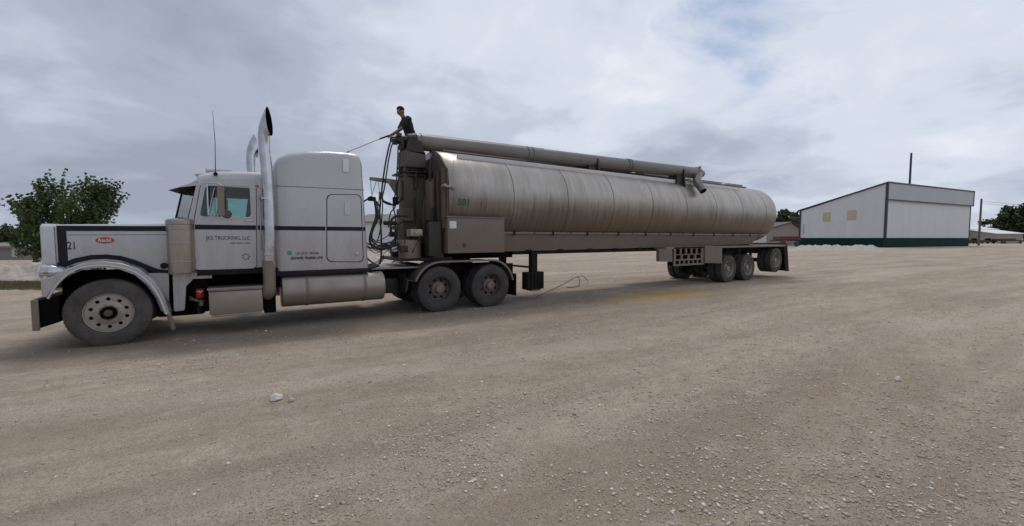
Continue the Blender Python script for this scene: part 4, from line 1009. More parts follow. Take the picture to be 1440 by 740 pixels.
# arm reaching forward to carry the hoses
a0, a1 = PY(520, 252, 1.2), PY(568, 254, 1.2)
b = MB().plate([(a0.x, a0.z+.05), (a0.x, a0.z-.02), (a0.x+.45, a0.z-.07), (a1.x-.15, a0.z-.42), (a1.x+.1, a0.z-.55), (a1.x+.1, a0.z+.0), (a0.x+.5, a0.z+.04)], 1.17, 1.25); arm = b.build('hose_arm', M['auger'], TR, bevel=.01)
# platform and ladder behind the post
b = MB(); b.box(pl+.05, TX0, 1.55, 2.15, 3.36, 3.40, .01)
for y in (1.6, 2.1): b.box(TX0-.12, TX0-.06, y-.02, y+.02, 1.4, 3.4)
for k in range(6): b.box(TX0-.11, TX0-.07, 1.6, 2.1, 1.6+k*.3, 1.63+k*.3)
b.split('ladder_rung', M['grease'], TR, ['platform']+['ladder_rail']*2+['ladder_rung']*6)
# pump, reservoir, valves low at the front
b = MB(); b.lathe([(0, 0), (.25, 0), (.26, .02), (.26, .40), (.24, .43), (0, .44)], (5.15, .55, 1.25), 'Z', 28); b.build('hydraulic_reservoir', M['aludark'], TR)
b = MB(); b.box(5.05, 5.35, .22, .5, 1.76, 1.93, .03); b.lathe([(.0, -.02), (.05, -.02), (.06, 0), (0, 0)], (5.2, .22, 1.85), 'Y', 14); b.build('blower_motor', M['alu'], TR)
b = MB()
rnd = random.Random(4)
for k in range(26):
    x, y, z = rnd.uniform(4.75, 5.8), rnd.uniform(.2, 2.1), rnd.uniform(1.3, 2.15); s = rnd.uniform(.03, .085)
    if k % 3 == 0: b.box(x-s, x+s*1.3, y-s, y+s, z-s, z+s*.8, .012)
    elif k % 3 == 1: b.cyl((x-s*2, y, z), (x+s*2, y, z), s*.7, n=14)
    else: b.tube([(x, y, z-.3), (x, y-.03, z), (x+.15, y, z+.12), (x+.4, y, z+.12)], .018+s*.15, 8, smooth=4)
for k in range(10):
    x, y, z = rnd.uniform(5.35, 5.8), rnd.uniform(.3, 1.0), rnd.uniform(2.2, 3.3); s = rnd.uniform(.03, .07)
    if k % 2: b.cyl((x, y, z-s*4), (x, y, z+s*4), s*.8, n=14)
    else: b.tube([(x, y, z-.5), (x-.05, y-.05, z), (x, y, z+.4)], .022, 8, smooth=4)
b.box(5.45, 5.75, .10, .42, 1.30, 2.1, .02); b.box(4.9, 6.2, .45, 2.0, 1.18, 1.26)
b.split('valve_block', M['grease'], TR)
b = MB(); b.box(TX0-.24, TX0-.16, .55, .95, 2.15, 3.15, .01); b.build('front_cover_panel', M['boxgrey'], TR)
vv = MB(); vc = PY(633, 263, -.02); vv.cyl(vc+Vector((-.2, .05, .02)), vc+Vector((.08, 0, 0)), .03, n=10); vv.lathe([(0, -.05), (.045, -.04), (.05, 0), (0, .02)], vc+Vector((.08, 0, 0)), 'Y', 14); vv.lathe([(0, -.05), (.035, -.04), (.04, 0), (0, .02)], vc+Vector((-.14, 0, .03)), 'Y', 14); vv.split('shutoff_valve', M['alu'], tb_)
# hoses
def hose(pts_, r=.02, parent=TR, name='hydraulic_hose'):
    return MB().tube(pts_, r*.72, 8, smooth=6).build(name, M['hose'], parent)
h = lambda px, py, y: PY(px, py, y)
hose([h(562, 197, 1.1), h(551, 197, 1.05), h(545, 215, 1.0), h(539, 250, 1.0), h(537, 278, 1.0), h(545, 287, 1.0), h(558, 287, 1.0), h(566, 278, 1.1)], .028)
hose([h(562, 199, 1.15), h(553, 200, 1.12), h(547, 222, 1.1), h(541, 262, 1.1), h(538, 280, 1.05), h(548, 286, 1.1), h(556, 290, 1.1)], .024)
hose([h(560, 205, 1.0), h(559, 230, 1.0), h(557, 262, 1.0), h(554, 285, 1.0), h(553, 292, 1.0), h(556, 305, 1.0), h(556, 330, .9)], .024)
hose([h(563, 205, 1.0), h(562, 235, 1.0), h(559, 262, 1.0), h(556, 290, 1.0), h(549, 300, 1.0), h(546, 320, .9)], .022)
hose([h(521, 252, 1.2), h(522, 265, 1.2), h(523, 275, 1.2)], .009, arm, 'hanger_cable'); hose([h(529, 255, 1.2), h(526, 265, 1.2), h(523, 275, 1.2)], .009, arm, 'hanger_cable'); hose([h(532, 256, 1.2), h(534, 272, 1.2)], .008, arm, 'hanger_cable')
for dx, r in ((0, .028), (4, .024), (8, .02), (-2, .018)):
    hose([h(505, 287+dx*.4, 1.0), h(514, 282, 1.0), h(523, 277+dx*.3, 1.05), h(528+dx*.6, 288, 1.0), h(529+dx*.5, 305, 1.0), h(523+dx*.3, 322, .95), h(520+dx*.4, 338-dx*.4, .95), h(528+dx, 348-dx*.7, .9), h(542+dx, 349-dx, .9), h(558, 345, .8)], r)
hose([h(534, 270, 1.15), h(535, 285, 1.1), h(534, 300, 1.1), h(536, 330, 1.0), h(536, 360, .9), h(534, 372, .9)], .030)
hose([h(537, 272, 1.15), h(538, 290, 1.1), h(536, 315, 1.1), h(532, 335, 1.0), h(526, 345, .9)], .02)
hose([h(534, 271, 1.15), h(530, 300, 1.1), h(524, 325, 1.0), h(526, 340, .9), h(545, 332, .9), h(552, 320, .9)], .013)
for k in range(6):
    a = k*2.1; hose([h(503+k, 318+k*4, .9), h(516, 345+3*math.sin(a), .8), h(530+3*k, 350+6*math.cos(a), .7), h(548, 340+k*3, .6), h(566, 345, .5)], .011+.002*(k % 3))
for k in range(4):
    hose([h(508, 345+k*4, .9), h(518+k*2, 366+k, .8), h(530, 368+k*2, .9), h(540, 358+k*2, 1.0)], .012)
hose([h(601, 240, .9), h(606, 222, .9), h(616, 214, .9), h(626, 220, 1.0), h(629, 232, 1.0)], .022); hose([h(598, 236, .9), h(603, 226, .9), h(612, 222, .9), h(620, 230, .95)], .018)
hose([h(596, 322, .3), h(590, 335, .2), h(583, 348, .2), h(580, 356, .3)], .014)
b = MB(); q = h(556, 283, 1.0); b.box(q.x-.06, q.x+.07, q.y-.05, q.y+.05, q.z-.09, q.z+.1, .02); q = h(523, 280, 1.05); b.box(q.x-.09, q.x+.09, q.y-.04, q.y+.04, q.z-.05, q.z+.05, .02); b.split('hose_coupling', M['black'], TR)
# broken seal strip / wiring hanging on bottom edge
# ------------------------------------------------------------------ hose lying on ground
def onground(px, py, z=0): d = ray(px, py); t = (z-CAMH)/d.z; return CP+d*t
loopo = MB().tube([Vector((8.9, .6, .05)), onground(781, 405, .03), onground(792, 400, .12), onground(804, 393, .25), onground(812, 389.5, .3), onground(815, 394, .2), onground(814, 401, .05), onground(806, 404, .02), onground(797, 404, .015)], .013, 8, smooth=6)
loopo.tube([onground(812, 390, .3), onground(818, 388, .3), onground(824, 392, .16), onground(827, 398, .03)], .011, 8, smooth=6)
tag(loopo.build('air_hose', M['hose'], origin=(9.5, .5, 0)), 'thin black hose looped on the ground beside the landing gear', 'hose')

# ------------------------------------------------------------------ PERSON on the platform
def skin(name, verts, edges, radii, m, sub=2, parent=None):
    me = bpy.data.meshes.new(name); me.from_pydata([tuple(v) for v in verts], edges, []); o = bpy.data.objects.new(name, me); COL.objects.link(o)
    sk_ = o.modifiers.new('skin', 'SKIN'); sk_.use_smooth_shade = True; sk_.branch_smoothing = .4
    lay = me.skin_vertices[0].data if me.skin_vertices else None
    if lay is None: bpy.context.view_layer.update()
    for i, r in enumerate(radii): me.skin_vertices[0].data[i].radius = r if isinstance(r, tuple) else (r, r)
    me.skin_vertices[0].data[0].use_root = True
    sb_ = o.modifiers.new('sub', 'SUBSURF'); sb_.levels = sub; sb_.render_levels = sub
    bpy.context.view_layer.update()
    m2 = bpy.data.meshes.new_from_object(o.evaluated_get(bpy.context.evaluated_depsgraph_get())); m2.name = name
    bpy.data.objects.remove(o); m2.materials.clear(); m2.materials.append(m); m2.shade_smooth()
    r = bpy.data.objects.new(name, m2); COL.objects.link(r)
    if parent: r.parent = parent; r.location = -world_off(parent)
    return r
M['skin'] = mat('skin', (.22, .125, .085), .55, 0, .1, 20); M['shirt'] = mat('black_tshirt', (.014, .014, .017), .9, 0, .2, 20); M['jeans'] = mat('dark_jeans', (.03, .035, .05), .9, 0, .3, 15); M['hair'] = mat('dark_hair', (.012, .010, .009), .8, 0, .3, 30); M['boot'] = mat('dark_boots', (.03, .022, .016), .7)
py_ = 1.72
def pp(px, py, dy=0): return PY(px, py, py_+dy)
head = pp(563.5, 157.5); neck = pp(567, 165); chest = pp(572, 173.5); belly = pp(575.5, 185); pelvis = pp(577, 193)
ft = Vector((pelvis.x+.05, py_, 3.40))
V = [pelvis, belly, chest, neck, head+Vector((0, 0, -.02))]
Ed = [(0, 1), (1, 2), (2, 3), (3, 4)]; Ra = [.10, .095, .11, .055, .07]
hand_t = pp(548.5, 190.5)
def limb(js, rs_, start):
    i0 = start
    for j, r in zip(js, rs_): V.append(j); Ra.append(r); Ed.append((i0, len(V)-1)); i0 = len(V)-1
    return i0
hands = []
for s, tgt in ((-1, pp(547.5, 191.5)), (1, pp(553, 189))):
    sh = chest+Vector((-.02, s*.19, .07)); tgt = Vector((tgt.x, py_+s*.03, tgt.z)); el_ = sh.lerp(tgt, .52)+Vector((.03, s*.05, -.05))
    iw = limb([sh, el_, tgt+(el_-tgt).normalized()*.07, tgt], [.062, .045, .030, .034], 2)
    ax = Vector((-.93, 0, -.36)).normalized(); hands.append((tgt, ax, s))
    for k in range(4):
        base = tgt+ax*(.035-.020*k)+Vector((0, -s*.0, 0)); f1 = base+Vector((0, s*-.035, .012)); f2 = base+Vector((0, s*-.045, -.022)); f3 = base+Vector((0, s*-.02, -.035))
        limb([base, f1, f2, f3][1:], [.010, .009, .008], iw)
    limb([tgt+ax*.05+Vector((0, s*.02, .02)), tgt+ax*.08+Vector((0, 0, .025))], [.011, .009], iw)
    hip = pelvis+Vector((.0, s*.09, -.04)); kn = Vector((pelvis.x-.06, py_+s*.13, (pelvis.z+3.40)/2+.02)); ank = Vector((pelvis.x+.04, py_+s*.14, 3.49))
    limb([hip, kn, ank, ank+Vector((-.05, 0, -.05)), ank+Vector((-.19, 0, -.055))], [.10, .065, .045, .045, .035], 0)
PR = empty('person', (pelvis.x, py_, 3.40)); tag(PR, 'man in a black t-shirt leaning forward on the trailer, holding a spray wand', 'person')
skin('body', V, Ed, Ra, M['skin'], 2, PR)
# head: face shape added over the body head as hair, nose and ears stay simple at this size
hb = bmesh.new(); bmesh.ops.create_icosphere(hb, subdivisions=3, radius=1)
for v in hb.verts:
    q = v.co; x, y, z = q
    v.co = (x*.108+.012, y*.084, z*.095+.052)
    if x < -.35 and z < .35: v.co = (x*.06+.03, y*.07, z*.05+.07)
    if z < -.2 and x > -.3: v.co.z = max(v.co.z, .01)
me = bpy.data.meshes.new('hair'); hb.to_mesh(me); hb.free(); me.materials.append(M['hair']); me.shade_smooth(); ho = bpy.data.objects.new('hair', me); COL.objects.link(ho); ho.parent = PR; ho.location = head-Vector(PR.location)
fc = MB(); ico = bmesh.new(); bmesh.ops.create_icosphere(ico, subdivisions=3, radius=1)
for v in ico.verts:
    x, y, z = v.co; k = 1.0 if z > -.2 else 1-.25*(-z-.2)
    nose = .022*math.exp(-((z+.15)/.22)**2-(y/.2)**2) if x < 0 else 0; brow = .006*math.exp(-((z-.15)/.12)**2) if x < 0 else 0; sock = -.008*math.exp(-((z-.02)/.12)**2-((abs(y)-.4)/.18)**2) if x < 0 else 0; lips = .007*math.exp(-((z+.48)/.08)**2-(y/.3)**2) if x < 0 else 0
    v.co = (x*.095*k-nose-brow-sock-lips, y*.075*k, z*.118)
for s in (-1, 1):
    pass
fc.add([v.co[:] for v in ico.verts], [[v.index for v in f.verts] for f in ico.faces]); ico.free()
for s in (-1, 1): fc.lathe([(0, -.008), (.022, -.006), (.028, 0), (.018, .008), (0, .008)], (.012, s*.078, -.005), 'Y', 12)
fo = fc.build('face', M['skin'], None, ang=180); fo.parent = PR; fo.location = head-Vector(PR.location); fo.rotation_euler = (0, R(-22), 0); ho.rotation_euler = (0, R(-22), 0)
# shirt and trousers: lofts that follow the body
def garment(b, cs_, rs_, n=20):
    rings = []
    for i, (c, (rx, ry)) in enumerate(zip(cs_, rs_)):
        d = (cs_[min(i+1, len(cs_)-1)]-cs_[max(i-1, 0)]).normalized(); ay = Vector((0, 1, 0)); ay = (ay-d*ay.dot(d)).normalized(); ax = ay.cross(d)
        rings.append([c+ax*rx*math.cos(2*math.pi*k/n)+ay*ry*math.sin(2*math.pi*k/n)*(1+.03*math.sin(3*k+i)) for k in range(n)])
    b.ring_loft(rings)
dn_ = (belly-chest).normalized()
b = MB(); garment(b, [belly+dn_*.14, belly, chest+dn_*.06, chest+Vector((-.01, 0, .045)), chest.lerp(neck, .72), chest.lerp(neck, .95)], [(.135, .19), (.13, .18), (.135, .205), (.12, .20), (.085, .12), (.062, .066)])
for s_, (tg, ax, s2) in zip((-1, 1), hands):
    sh = chest+Vector((-.02, s_*.19, .07)); el_ = sh.lerp(tg, .52)+Vector((.03, s_*.05, -.05)); b.tube([sh+Vector((.03, -s_*.10, -.02)), sh, sh.lerp(el_, .5), sh.lerp(el_, .78)], [.085, .082, .070, .068], 14, smooth=2)
b.build('t_shirt', M['shirt'], PR, ang=180)
b = MB(); garment(b, [pelvis+Vector((-.01, 0, .14)), pelvis+Vector((0, 0, .02)), pelvis+Vector((0, 0, -.09))], [(.13, .175), (.14, .185), (.13, .17)])
for s_ in (-1, 1):
    kn = Vector((pelvis.x-.06, py_+s_*.13, (pelvis.z+3.40)/2+.02)); ank = Vector((pelvis.x+.04, py_+s_*.14, 3.50)); b.tube([pelvis+Vector((0, s_*.09, -.02)), pelvis+Vector((-.01, s_*.10, -.14)), kn, ank], [.10, .10, .078, .068], 16, smooth=3)
b.build('jeans', M['jeans'], PR, ang=180)
for s in (-1, 1):
    ank = Vector((pelvis.x+.04, py_+s*.14, 3.47)); MB().tube([ank+Vector((.06, 0, -.03)), ank+Vector((0, 0, -.02)), ank+Vector((-.12, 0, -.035)), ank+Vector((-.22, 0, -.045))], [.035, .052, .042, .03], 12, smooth=3).build('boot', M['boot'], PR)
# wand
w0, w1, w2 = pp(556, 187.5), pp(534, 195.5), pp(490, 213.5)
WD = empty('spray_wand', w1); tag(WD, 'thin pressure washer wand with black grip held by the man', 'spray wand')
MB().tube([w0, w1], [.022, .020], 10).build('grip', M['black'], WD)
MB().tube([w1, w2], [.009, .008], 8).build('lance', M['aludark'], WD)
MB().tube([w2, w2+(w2-w1).normalized()*.06], [.014, .010], 8).build('nozzle', M['black'], WD)
MB().tube([w0, w0+Vector((.12, -.05, -.06)), w0+Vector((.3, -.08, -.22)), w0+Vector((.5, 0, -.6))], .011, 8, smooth=5).build('supply_hose', M['hose'], WD)

# ------------------------------------------------------------------ TREES
def leaf_mat(name, c0, c1):
    m, t, b = new_mat(name); n = t.nodes; l = t.links
    g_ = n.new('ShaderNodeNewGeometry'); r = n.new('ShaderNodeValToRGB'); l.new(g_.outputs['Random Per Island'], r.inputs[0]); r.color_ramp.elements[0].color = c0+(1,); r.color_ramp.elements[1].color = c1+(1,)
    l.new(r.outputs[0], b.inputs['Base Color']); b.inputs['Roughness'].default_value = .6
    tr = n.new('ShaderNodeBsdfTranslucent'); l.new(r.outputs[0], tr.inputs[0]); mx_ = n.new('ShaderNodeMixShader'); mx_.inputs[0].default_value = .3; l.new(b.outputs[0], mx_.inputs[1]); l.new(tr.outputs[0], mx_.inputs[2]); l.new(mx_.outputs[0], n['Material Output'].inputs[0]); return m
M['leaf'] = leaf_mat('green_leaves', (.05, .085, .025), (.14, .20, .07)); M['leafdark'] = leaf_mat('dark_leaves', (.025, .045, .018), (.06, .095, .035)); M['bark'] = mat('bark', (.09, .075, .06), .95, 0, .4, 12)
def tree(px, depth, htop, width, label, nl=9000, leaf=.09, m='leaf', base=0.0, seed=1, group=None, trunkh=.22, spiky=.0, nb=26, name='tree', blobs=None):
    rg = random.Random(seed); root = W(px, depth, base); H = htop-base; e = empty(name, root)
    tag(e, label, 'tree', group)
    tk = MB(); tips = []
    tk.tube([(0, 0, -.1), (rg.uniform(-.1, .1), 0, H*.2), (rg.uniform(-.2, .2), rg.uniform(-.1, .1), H*.45), (0, 0, H*.75)], [H*.035, H*.028, H*.02, H*.006], 10, smooth=3)
    for k in range(nb):
        t = rg.random(); z0 = H*(trunkh+.45*t); a = rg.uniform(0, 6.283); prof = math.sin(math.pi*min(1, .18+.75*t))**.6
        if rg.random() < .45: side = 0 if rg.random() < .5 else math.pi; a = math.atan2(RV.y, RV.x)+side+rg.uniform(-.5, .5)
        ln = width*.5*prof*rg.uniform(.55, 1.02); zt = min(H*.97, z0+ln*.35+H*rg.uniform(.12, .34)*(1-.3*t))
        tip = Vector((math.cos(a)*ln, math.sin(a)*ln, zt)); s0 = Vector((0, 0, z0*.8)); mid = s0.lerp(tip, .5)+Vector((0, 0, H*.02))
        tk.tube([s0, mid, tip], [H*.012, H*.007, H*.0025], 6, smooth=2); tips.append((s0, mid, tip))
    for k in range(4): tips.append((Vector((0, 0, H*.5)), Vector((rg.uniform(-.1, .1)*width, 0, H*.75)), Vector((RV.x, RV.y, 0))*rg.uniform(-.16, .16)*width+Vector((0, 0, H*rg.uniform(.9, .99)))))
    t_ = tk.build('trunk', M['bark']); t_.parent = e
    # leaves along limbs, clumped on twigs
    cl = []
    for s0, mid, tip in tips:
        for j in range(9):
            t = .35+.68*rg.random(); p = (s0.lerp(mid, t*2) if t < .5 else mid.lerp(tip, t*2-1)); sp = width*.075*(1.15-.6*max(0, t-.35)/.65)
            cc0 = p+Vector((rg.gauss(0, sp), rg.gauss(0, sp), rg.gauss(0, sp*.8)))
            if spiky:      # sprays of leaves pointing up and outward
                dr0 = (tip-s0).normalized()+Vector((rg.gauss(0, .35), rg.gauss(0, .35), .6))
                for kk in range(6): cl.append((cc0+dr0*(.13*kk-.1), width*(.021-.0026*kk)))
            else: cl.append((cc0, width*rg.uniform(.028, .06)))
    nn = nl; ci = np.array([rg.randrange(len(cl)) for _ in range(nn)]); cc = np.array([c[0][:] for c in cl])[ci]; cs_ = np.array([c[1] for c in cl])[ci]
    r_ = np.random.default_rng(seed); P = cc+r_.normal(size=(nn, 3))*cs_[:, None]*[.9, .9, .75]; P[:, 2] = np.maximum(P[:, 2], H*.10)
    u = r_.normal(size=(nn, 3)); u /= np.linalg.norm(u, axis=1)[:, None]; v = np.cross(u, r_.normal(size=(nn, 3))); v /= np.linalg.norm(v, axis=1)[:, None]
    sz = leaf*(.6+.8*r_.random(nn))[:, None]; q = np.stack([P-u*sz, P+v*sz*.55, P+u*sz, P-v*sz*.55], 1).reshape(-1, 3)
    me = bpy.data.meshes.new('crown'); me.vertices.add(len(q)); me.vertices.foreach_set('co', q.ravel()); me.loops.add(nn*4); me.loops.foreach_set('vertex_index', np.arange(nn*4, dtype=np.int32)); me.polygons.add(nn); me.polygons.foreach_set('loop_start', np.arange(0, nn*4, 4, dtype=np.int32)); me.update(calc_edges=True); me.validate(); me.materials.append(M[m])
    o = bpy.data.objects.new('crown', me); COL.objects.link(o); o.parent = e; return e
D = 26
tree(80, D, HZ(260, D), 3.9, 'large feathery green tree rising behind the silver truck hood', nl=12000, leaf=.085, seed=11, nb=24, trunkh=.14, spiky=1)
tree(139, D+1.5, HZ(262, D+1.5), 2.7, 'looser green tree behind the hood with sky showing between its branches', nl=6500, leaf=.085, seed=23, nb=18, trunkh=.3, spiky=1)
tree(48, D-1, HZ(300, D-1), 2.6, 'low bushy tree filling in under the larger tree left of the truck', nl=6000, leaf=.08, seed=5, nb=22, trunkh=.10)
tree(4, 52, HZ(321, 52), 5.0, 'small dark tree above the beige shed at the far left', nl=5000, leaf=.2, seed=8, m='leafdark', trunkh=.1)
for i, (px, dp, yt, wd_, lab) in enumerate(((1100, 150, 297, 11, 'dark tree showing between the tank end and the white building'), (1120, 160, 299, 12, 'dark rounded tree touching the left edge of the white building'), (1080, 158, 304, 10, 'dark tree half hidden behind the rear end of the tank'),
        (1414, 200, 293, 17, 'tall rounded dark green tree behind the low white roofed sheds'), (1440, 195, 291, 16, 'broad dark tree at the right edge behind the white roofed shed'), (1397, 205, 321, 8, 'low dark bush like tree beside the wooden pole'))):
    tree(px, dp, HZ(yt, dp), wd_, lab, nl=7000, leaf=.42 if dp < 180 else .6, seed=40+i, m='leafdark', trunkh=.06, nb=26, group='far dark trees behind the sheds')

# ------------------------------------------------------------------ BUILDINGS
M['white_clad'] = mat('white_steel_cladding', (.72, .745, .76), .5, 0, .09, .35, dirt=.25, dirt_col=(.5, .48, .45), dscale=.5, stretch=(2, 2, .25)); M['grey_clad'] = mat('grey_steel_cladding', (.46, .48, .50), .5, 0, .05, .4); M['dark_trim'] = mat('dark_trim', (.03, .045, .06), .5); M['green_clad'] = mat('dark_green_wainscot', (.006, .040, .032), .8, 0, .15, 1, spec=.15)
M['beige'] = mat('beige_siding', (.42, .38, .34), .7, 0, .08, .5); M['beige2'] = mat('tan_siding', (.36, .33, .30), .7, 0, .08, .5); M['brownroof'] = mat('brown_metal_roof', (.09, .065, .06), .6, 0, .1, 1); M['whiteroof'] = mat('white_metal_roof', (.78, .78, .77), .5, 0, .05, 1); M['greyroof'] = mat('grey_shingles', (.22, .21, .21), .9, 0, .15, 2)
M['skylight'] = mat('yellowed_translucent_panel', (.55, .50, .34), .6, 0, .15, 2)
M['concrete'] = mat('concrete', (.4, .38, .36), .9, 0, .1, 1); M['pole'] = mat('weathered_wood_pole', (.16, .13, .11), .9, 0, .3, 5, stretch=(1, 1, .1)); M['maroon'] = mat('maroon_paint', (.16, .02, .03), .5, 0, .2, 4)
M['dkfence'] = mat('dark_steel', (.03, .026, .024), .7)
def corrugated(m, scale=1.0):
    """add vertical rib bump to a cladding material"""
    t = m.node_tree; n = t.nodes; l = t.links; b = n['Principled BSDF']; tcn = n.new('ShaderNodeTexCoord'); wv = n.new('ShaderNodeTexWave'); mp = n.new('ShaderNodeMapping'); l.new(tcn.outputs['Object'], mp.inputs[0]); l.new(mp.outputs[0], wv.inputs[0]); wv.inputs['Scale'].default_value = scale; wv.wave_profile = 'SAW'
    bp = n.new('ShaderNodeBump'); l.new(wv.outputs[0], bp.inputs['Height']); bp.inputs['Strength'].default_value = .5; bp.inputs['Distance'].default_value = .03; l.new(bp.outputs[0], b.inputs['Normal'])
for k in ('white_clad', 'grey_clad', 'beige', 'beige2', 'green_clad'): corrugated(M[k], .9)
# white building: local frame, u along the right-hand face, v along the left wall (going back)
D0 = 76.0
C0 = W(1241, D0); hA = HZ(258.5, D0)
Pr = W(1361, D0*1.2); U = (Pr-C0); LU = U.length; U.normalize(); Vd = Vector((-U.y, U.x, 0))
# intersect left wall with the ray of pixel 1123
dr_ = (F0+RV*((1123-720)/FOC)); A_ = np.array([[dr_.x, -Vd.x], [dr_.y, -Vd.y]]); sol = np.linalg.solve(A_, np.array([C0.x-CX, C0.y-CY])); LV = float(sol[1]); dL = float(sol[0])
hL = HZ(297.5, dL); hR = hA*.995
B = empty('white_building', C0); tag(B, 'large white metal building with dark green base and slanted roofline', 'building')
def bpt(u, v, z): q = C0+U*u+Vd*v; return (q.x, q.y, z)
def quadbox(u0, u1, v0, v1, z0, z1a, z1b=None):
    """box in the building frame; top goes from z1a at v0 to z1b at v1"""
    z1b = z1a if z1b is None else z1b
    vs = [bpt(u0, v0, z0), bpt(u1, v0, z0), bpt(u1, v1, z0), bpt(u0, v1, z0), bpt(u0, v0, z1a), bpt(u1, v0, z1a), bpt(u1, v1, z1b), bpt(u0, v1, z1b)]
    return vs, [(3, 2, 1, 0), (4, 5, 6, 7), (0, 1, 5, 4), (1, 2, 6, 5), (2, 3, 7, 6), (3, 0, 4, 7)]
gz = HZ(333.5, D0); 
MB().add(*quadbox(0, LU, 0, LV, 1.3, hA-.05, hL-.05)).build('wall', M['white_clad'], B, smooth=False)
MB().add(*quadbox(-.06, LU+.02, -.06, LV+.02, -.2, 1.36+.4)).build('wainscot', M['green_clad'], B, smooth=False)
MB().add(*quadbox(-.1, LU+.3, -.35, 0.02, hA*.745, hA)).build('fascia_panel', M['grey_clad'], B, smooth=False)
rt = MB(); vs, fs = quadbox(-.25, LU+.4, -.45, LV+.3, 0, hA, hL); vs = [vs[4], vs[5], vs[6], vs[7]]+[(p[0], p[1], p[2]+.25) for p in vs[4:]]
rt.add(vs, fs).build('roof', M['dark_trim'], B, smooth=False)
b = MB()
b.add(*quadbox(-.14, .22, -.42, -.10, 1.7, hA)); b.add(*quadbox(-.12, .1, LV-.25, LV+.06, 1.7, hL)); b.add(*quadbox(-.12, LU+.34, -.42, -.3, hA*.735, hA*.755)); b.add(*quadbox(LU+.12, LU+.36, -.42, -.1, hA*.74, hA)); b.add(*quadbox(LU-.1, LU+.08, -.1, .05, 1.7, hA*.74))
b.split('trim', M['dark_trim'], B, smooth=False)
def wall_v(px):
    d = (F0+RV*((px-720)/FOC)); s_ = np.linalg.solve(np.array([[d.x, -Vd.x], [d.y, -Vd.y]]), np.array([C0.x-CX, C0.y-CY])); return float(s_[1]), float(s_[0])
for (x0, x1, y0, y1) in ((1155, 1166, 299, 312), (1189, 1202, 296, 310)):
    v0, d0 = wall_v(x0); v1, d1 = wall_v(x1); dm = (d0+d1)/2; MB().add(*quadbox(-.03, .02, v1, v0, HZ(y1, dm), HZ(y0, dm))).build('translucent_panel', M['skylight'], B, smooth=False)
MB().add(*quadbox(-.1, 0, wall_v(1129)[0]-.06, wall_v(1129)[0]+.06, 2.6, 4.6)).build('downpipe', M['concrete'], B)
# concrete footing / ramp lump at the corner
rb_ = MB(); c_ = W(1236, D0-2)
# antenna mast behind
mp_ = W(1274, 112); tag(MB().tube([mp_, Vector((mp_.x, mp_.y, HZ(217, 112)))], [.28, .22], 10).build('mast', M['dark_trim'], origin=mp_), 'tall thin dark mast rising behind the white building roof', 'mast')
def gable(name, px0, px1, depth, ang, length, yb, ye, yp, wm, rm, label, px_ref=None, over=.3, peak=.5):
    """gable-ended shed: gable wall spans px0..px1, ang turns the ridge"""
    a = W(px0, depth); c = W(px1, depth); w_ = (c-a); wl = w_.length; w_.normalize(); n_ = Vector((-w_.y, w_.x, 0)); n_.rotate(Matrix.Rotation(ang, 3, 'Z'))
    e = empty(name, a.lerp(c, .5)); tag(e, label, 'building'); he, hp = HZ(ye, depth), HZ(yp, depth)
    def q(s, t, z): p = a+w_*(s*wl)+n_*t; return (p.x, p.y, z)
    vs = []
    for t in (0, length): vs += [q(0, t, -.2), q(1, t, -.2), q(1, t, he), q(peak, t, hp), q(0, t, he)]
    MB().add(vs, [(0, 1, 2, 3, 4), (9, 8, 7, 6, 5), (0, 5, 6, 1), (1, 6, 7, 2), (4, 9, 5, 0)]).build('wall', wm, e, smooth=False)
    o_ = over/wl; k = (hp-he)/peak; th = .18; vs = []
    for t in (-over, length+over): vs += [q(-o_, t, he-k*o_+.02), q(peak, t, hp+.02), q(1+o_, t, he-(hp-he)/(1-peak)*o_+.02), q(1+o_, t, he-(hp-he)/(1-peak)*o_+th), q(peak, t, hp+th), q(-o_, t, he-k*o_+th)]
    MB().add(vs, [(0, 1, 4, 5), (1, 2, 3, 4), (11, 10, 7, 6), (10, 9, 8, 7), (0, 6, 7, 1), (1, 7, 8, 2), (2, 8, 9, 3), (3, 9, 10, 4), (4, 10, 11, 5), (5, 11, 6, 0)]).build('roof', rm, e, smooth=False)
    return e
e = gable('shed', 1040, 1140, 98, R(8), 40, 345, 333, 313, M['beige'], M['brownroof'], 'tan gabled metal shed with brown roof left of the white building', over=.6, peak=.70)
MB().box(0, 3.2, 0, .05, 0, 3.4).build('shed_door', M['white']).location = W(1058, 97.9, 0)
bpy.data.objects['shed_door'].parent = e; bpy.data.objects['shed_door'].location = W(1058, 97.7, 0)-Vector(e.location); bpy.data.objects['shed_door'].rotation_euler = (0, 0, -YAW)
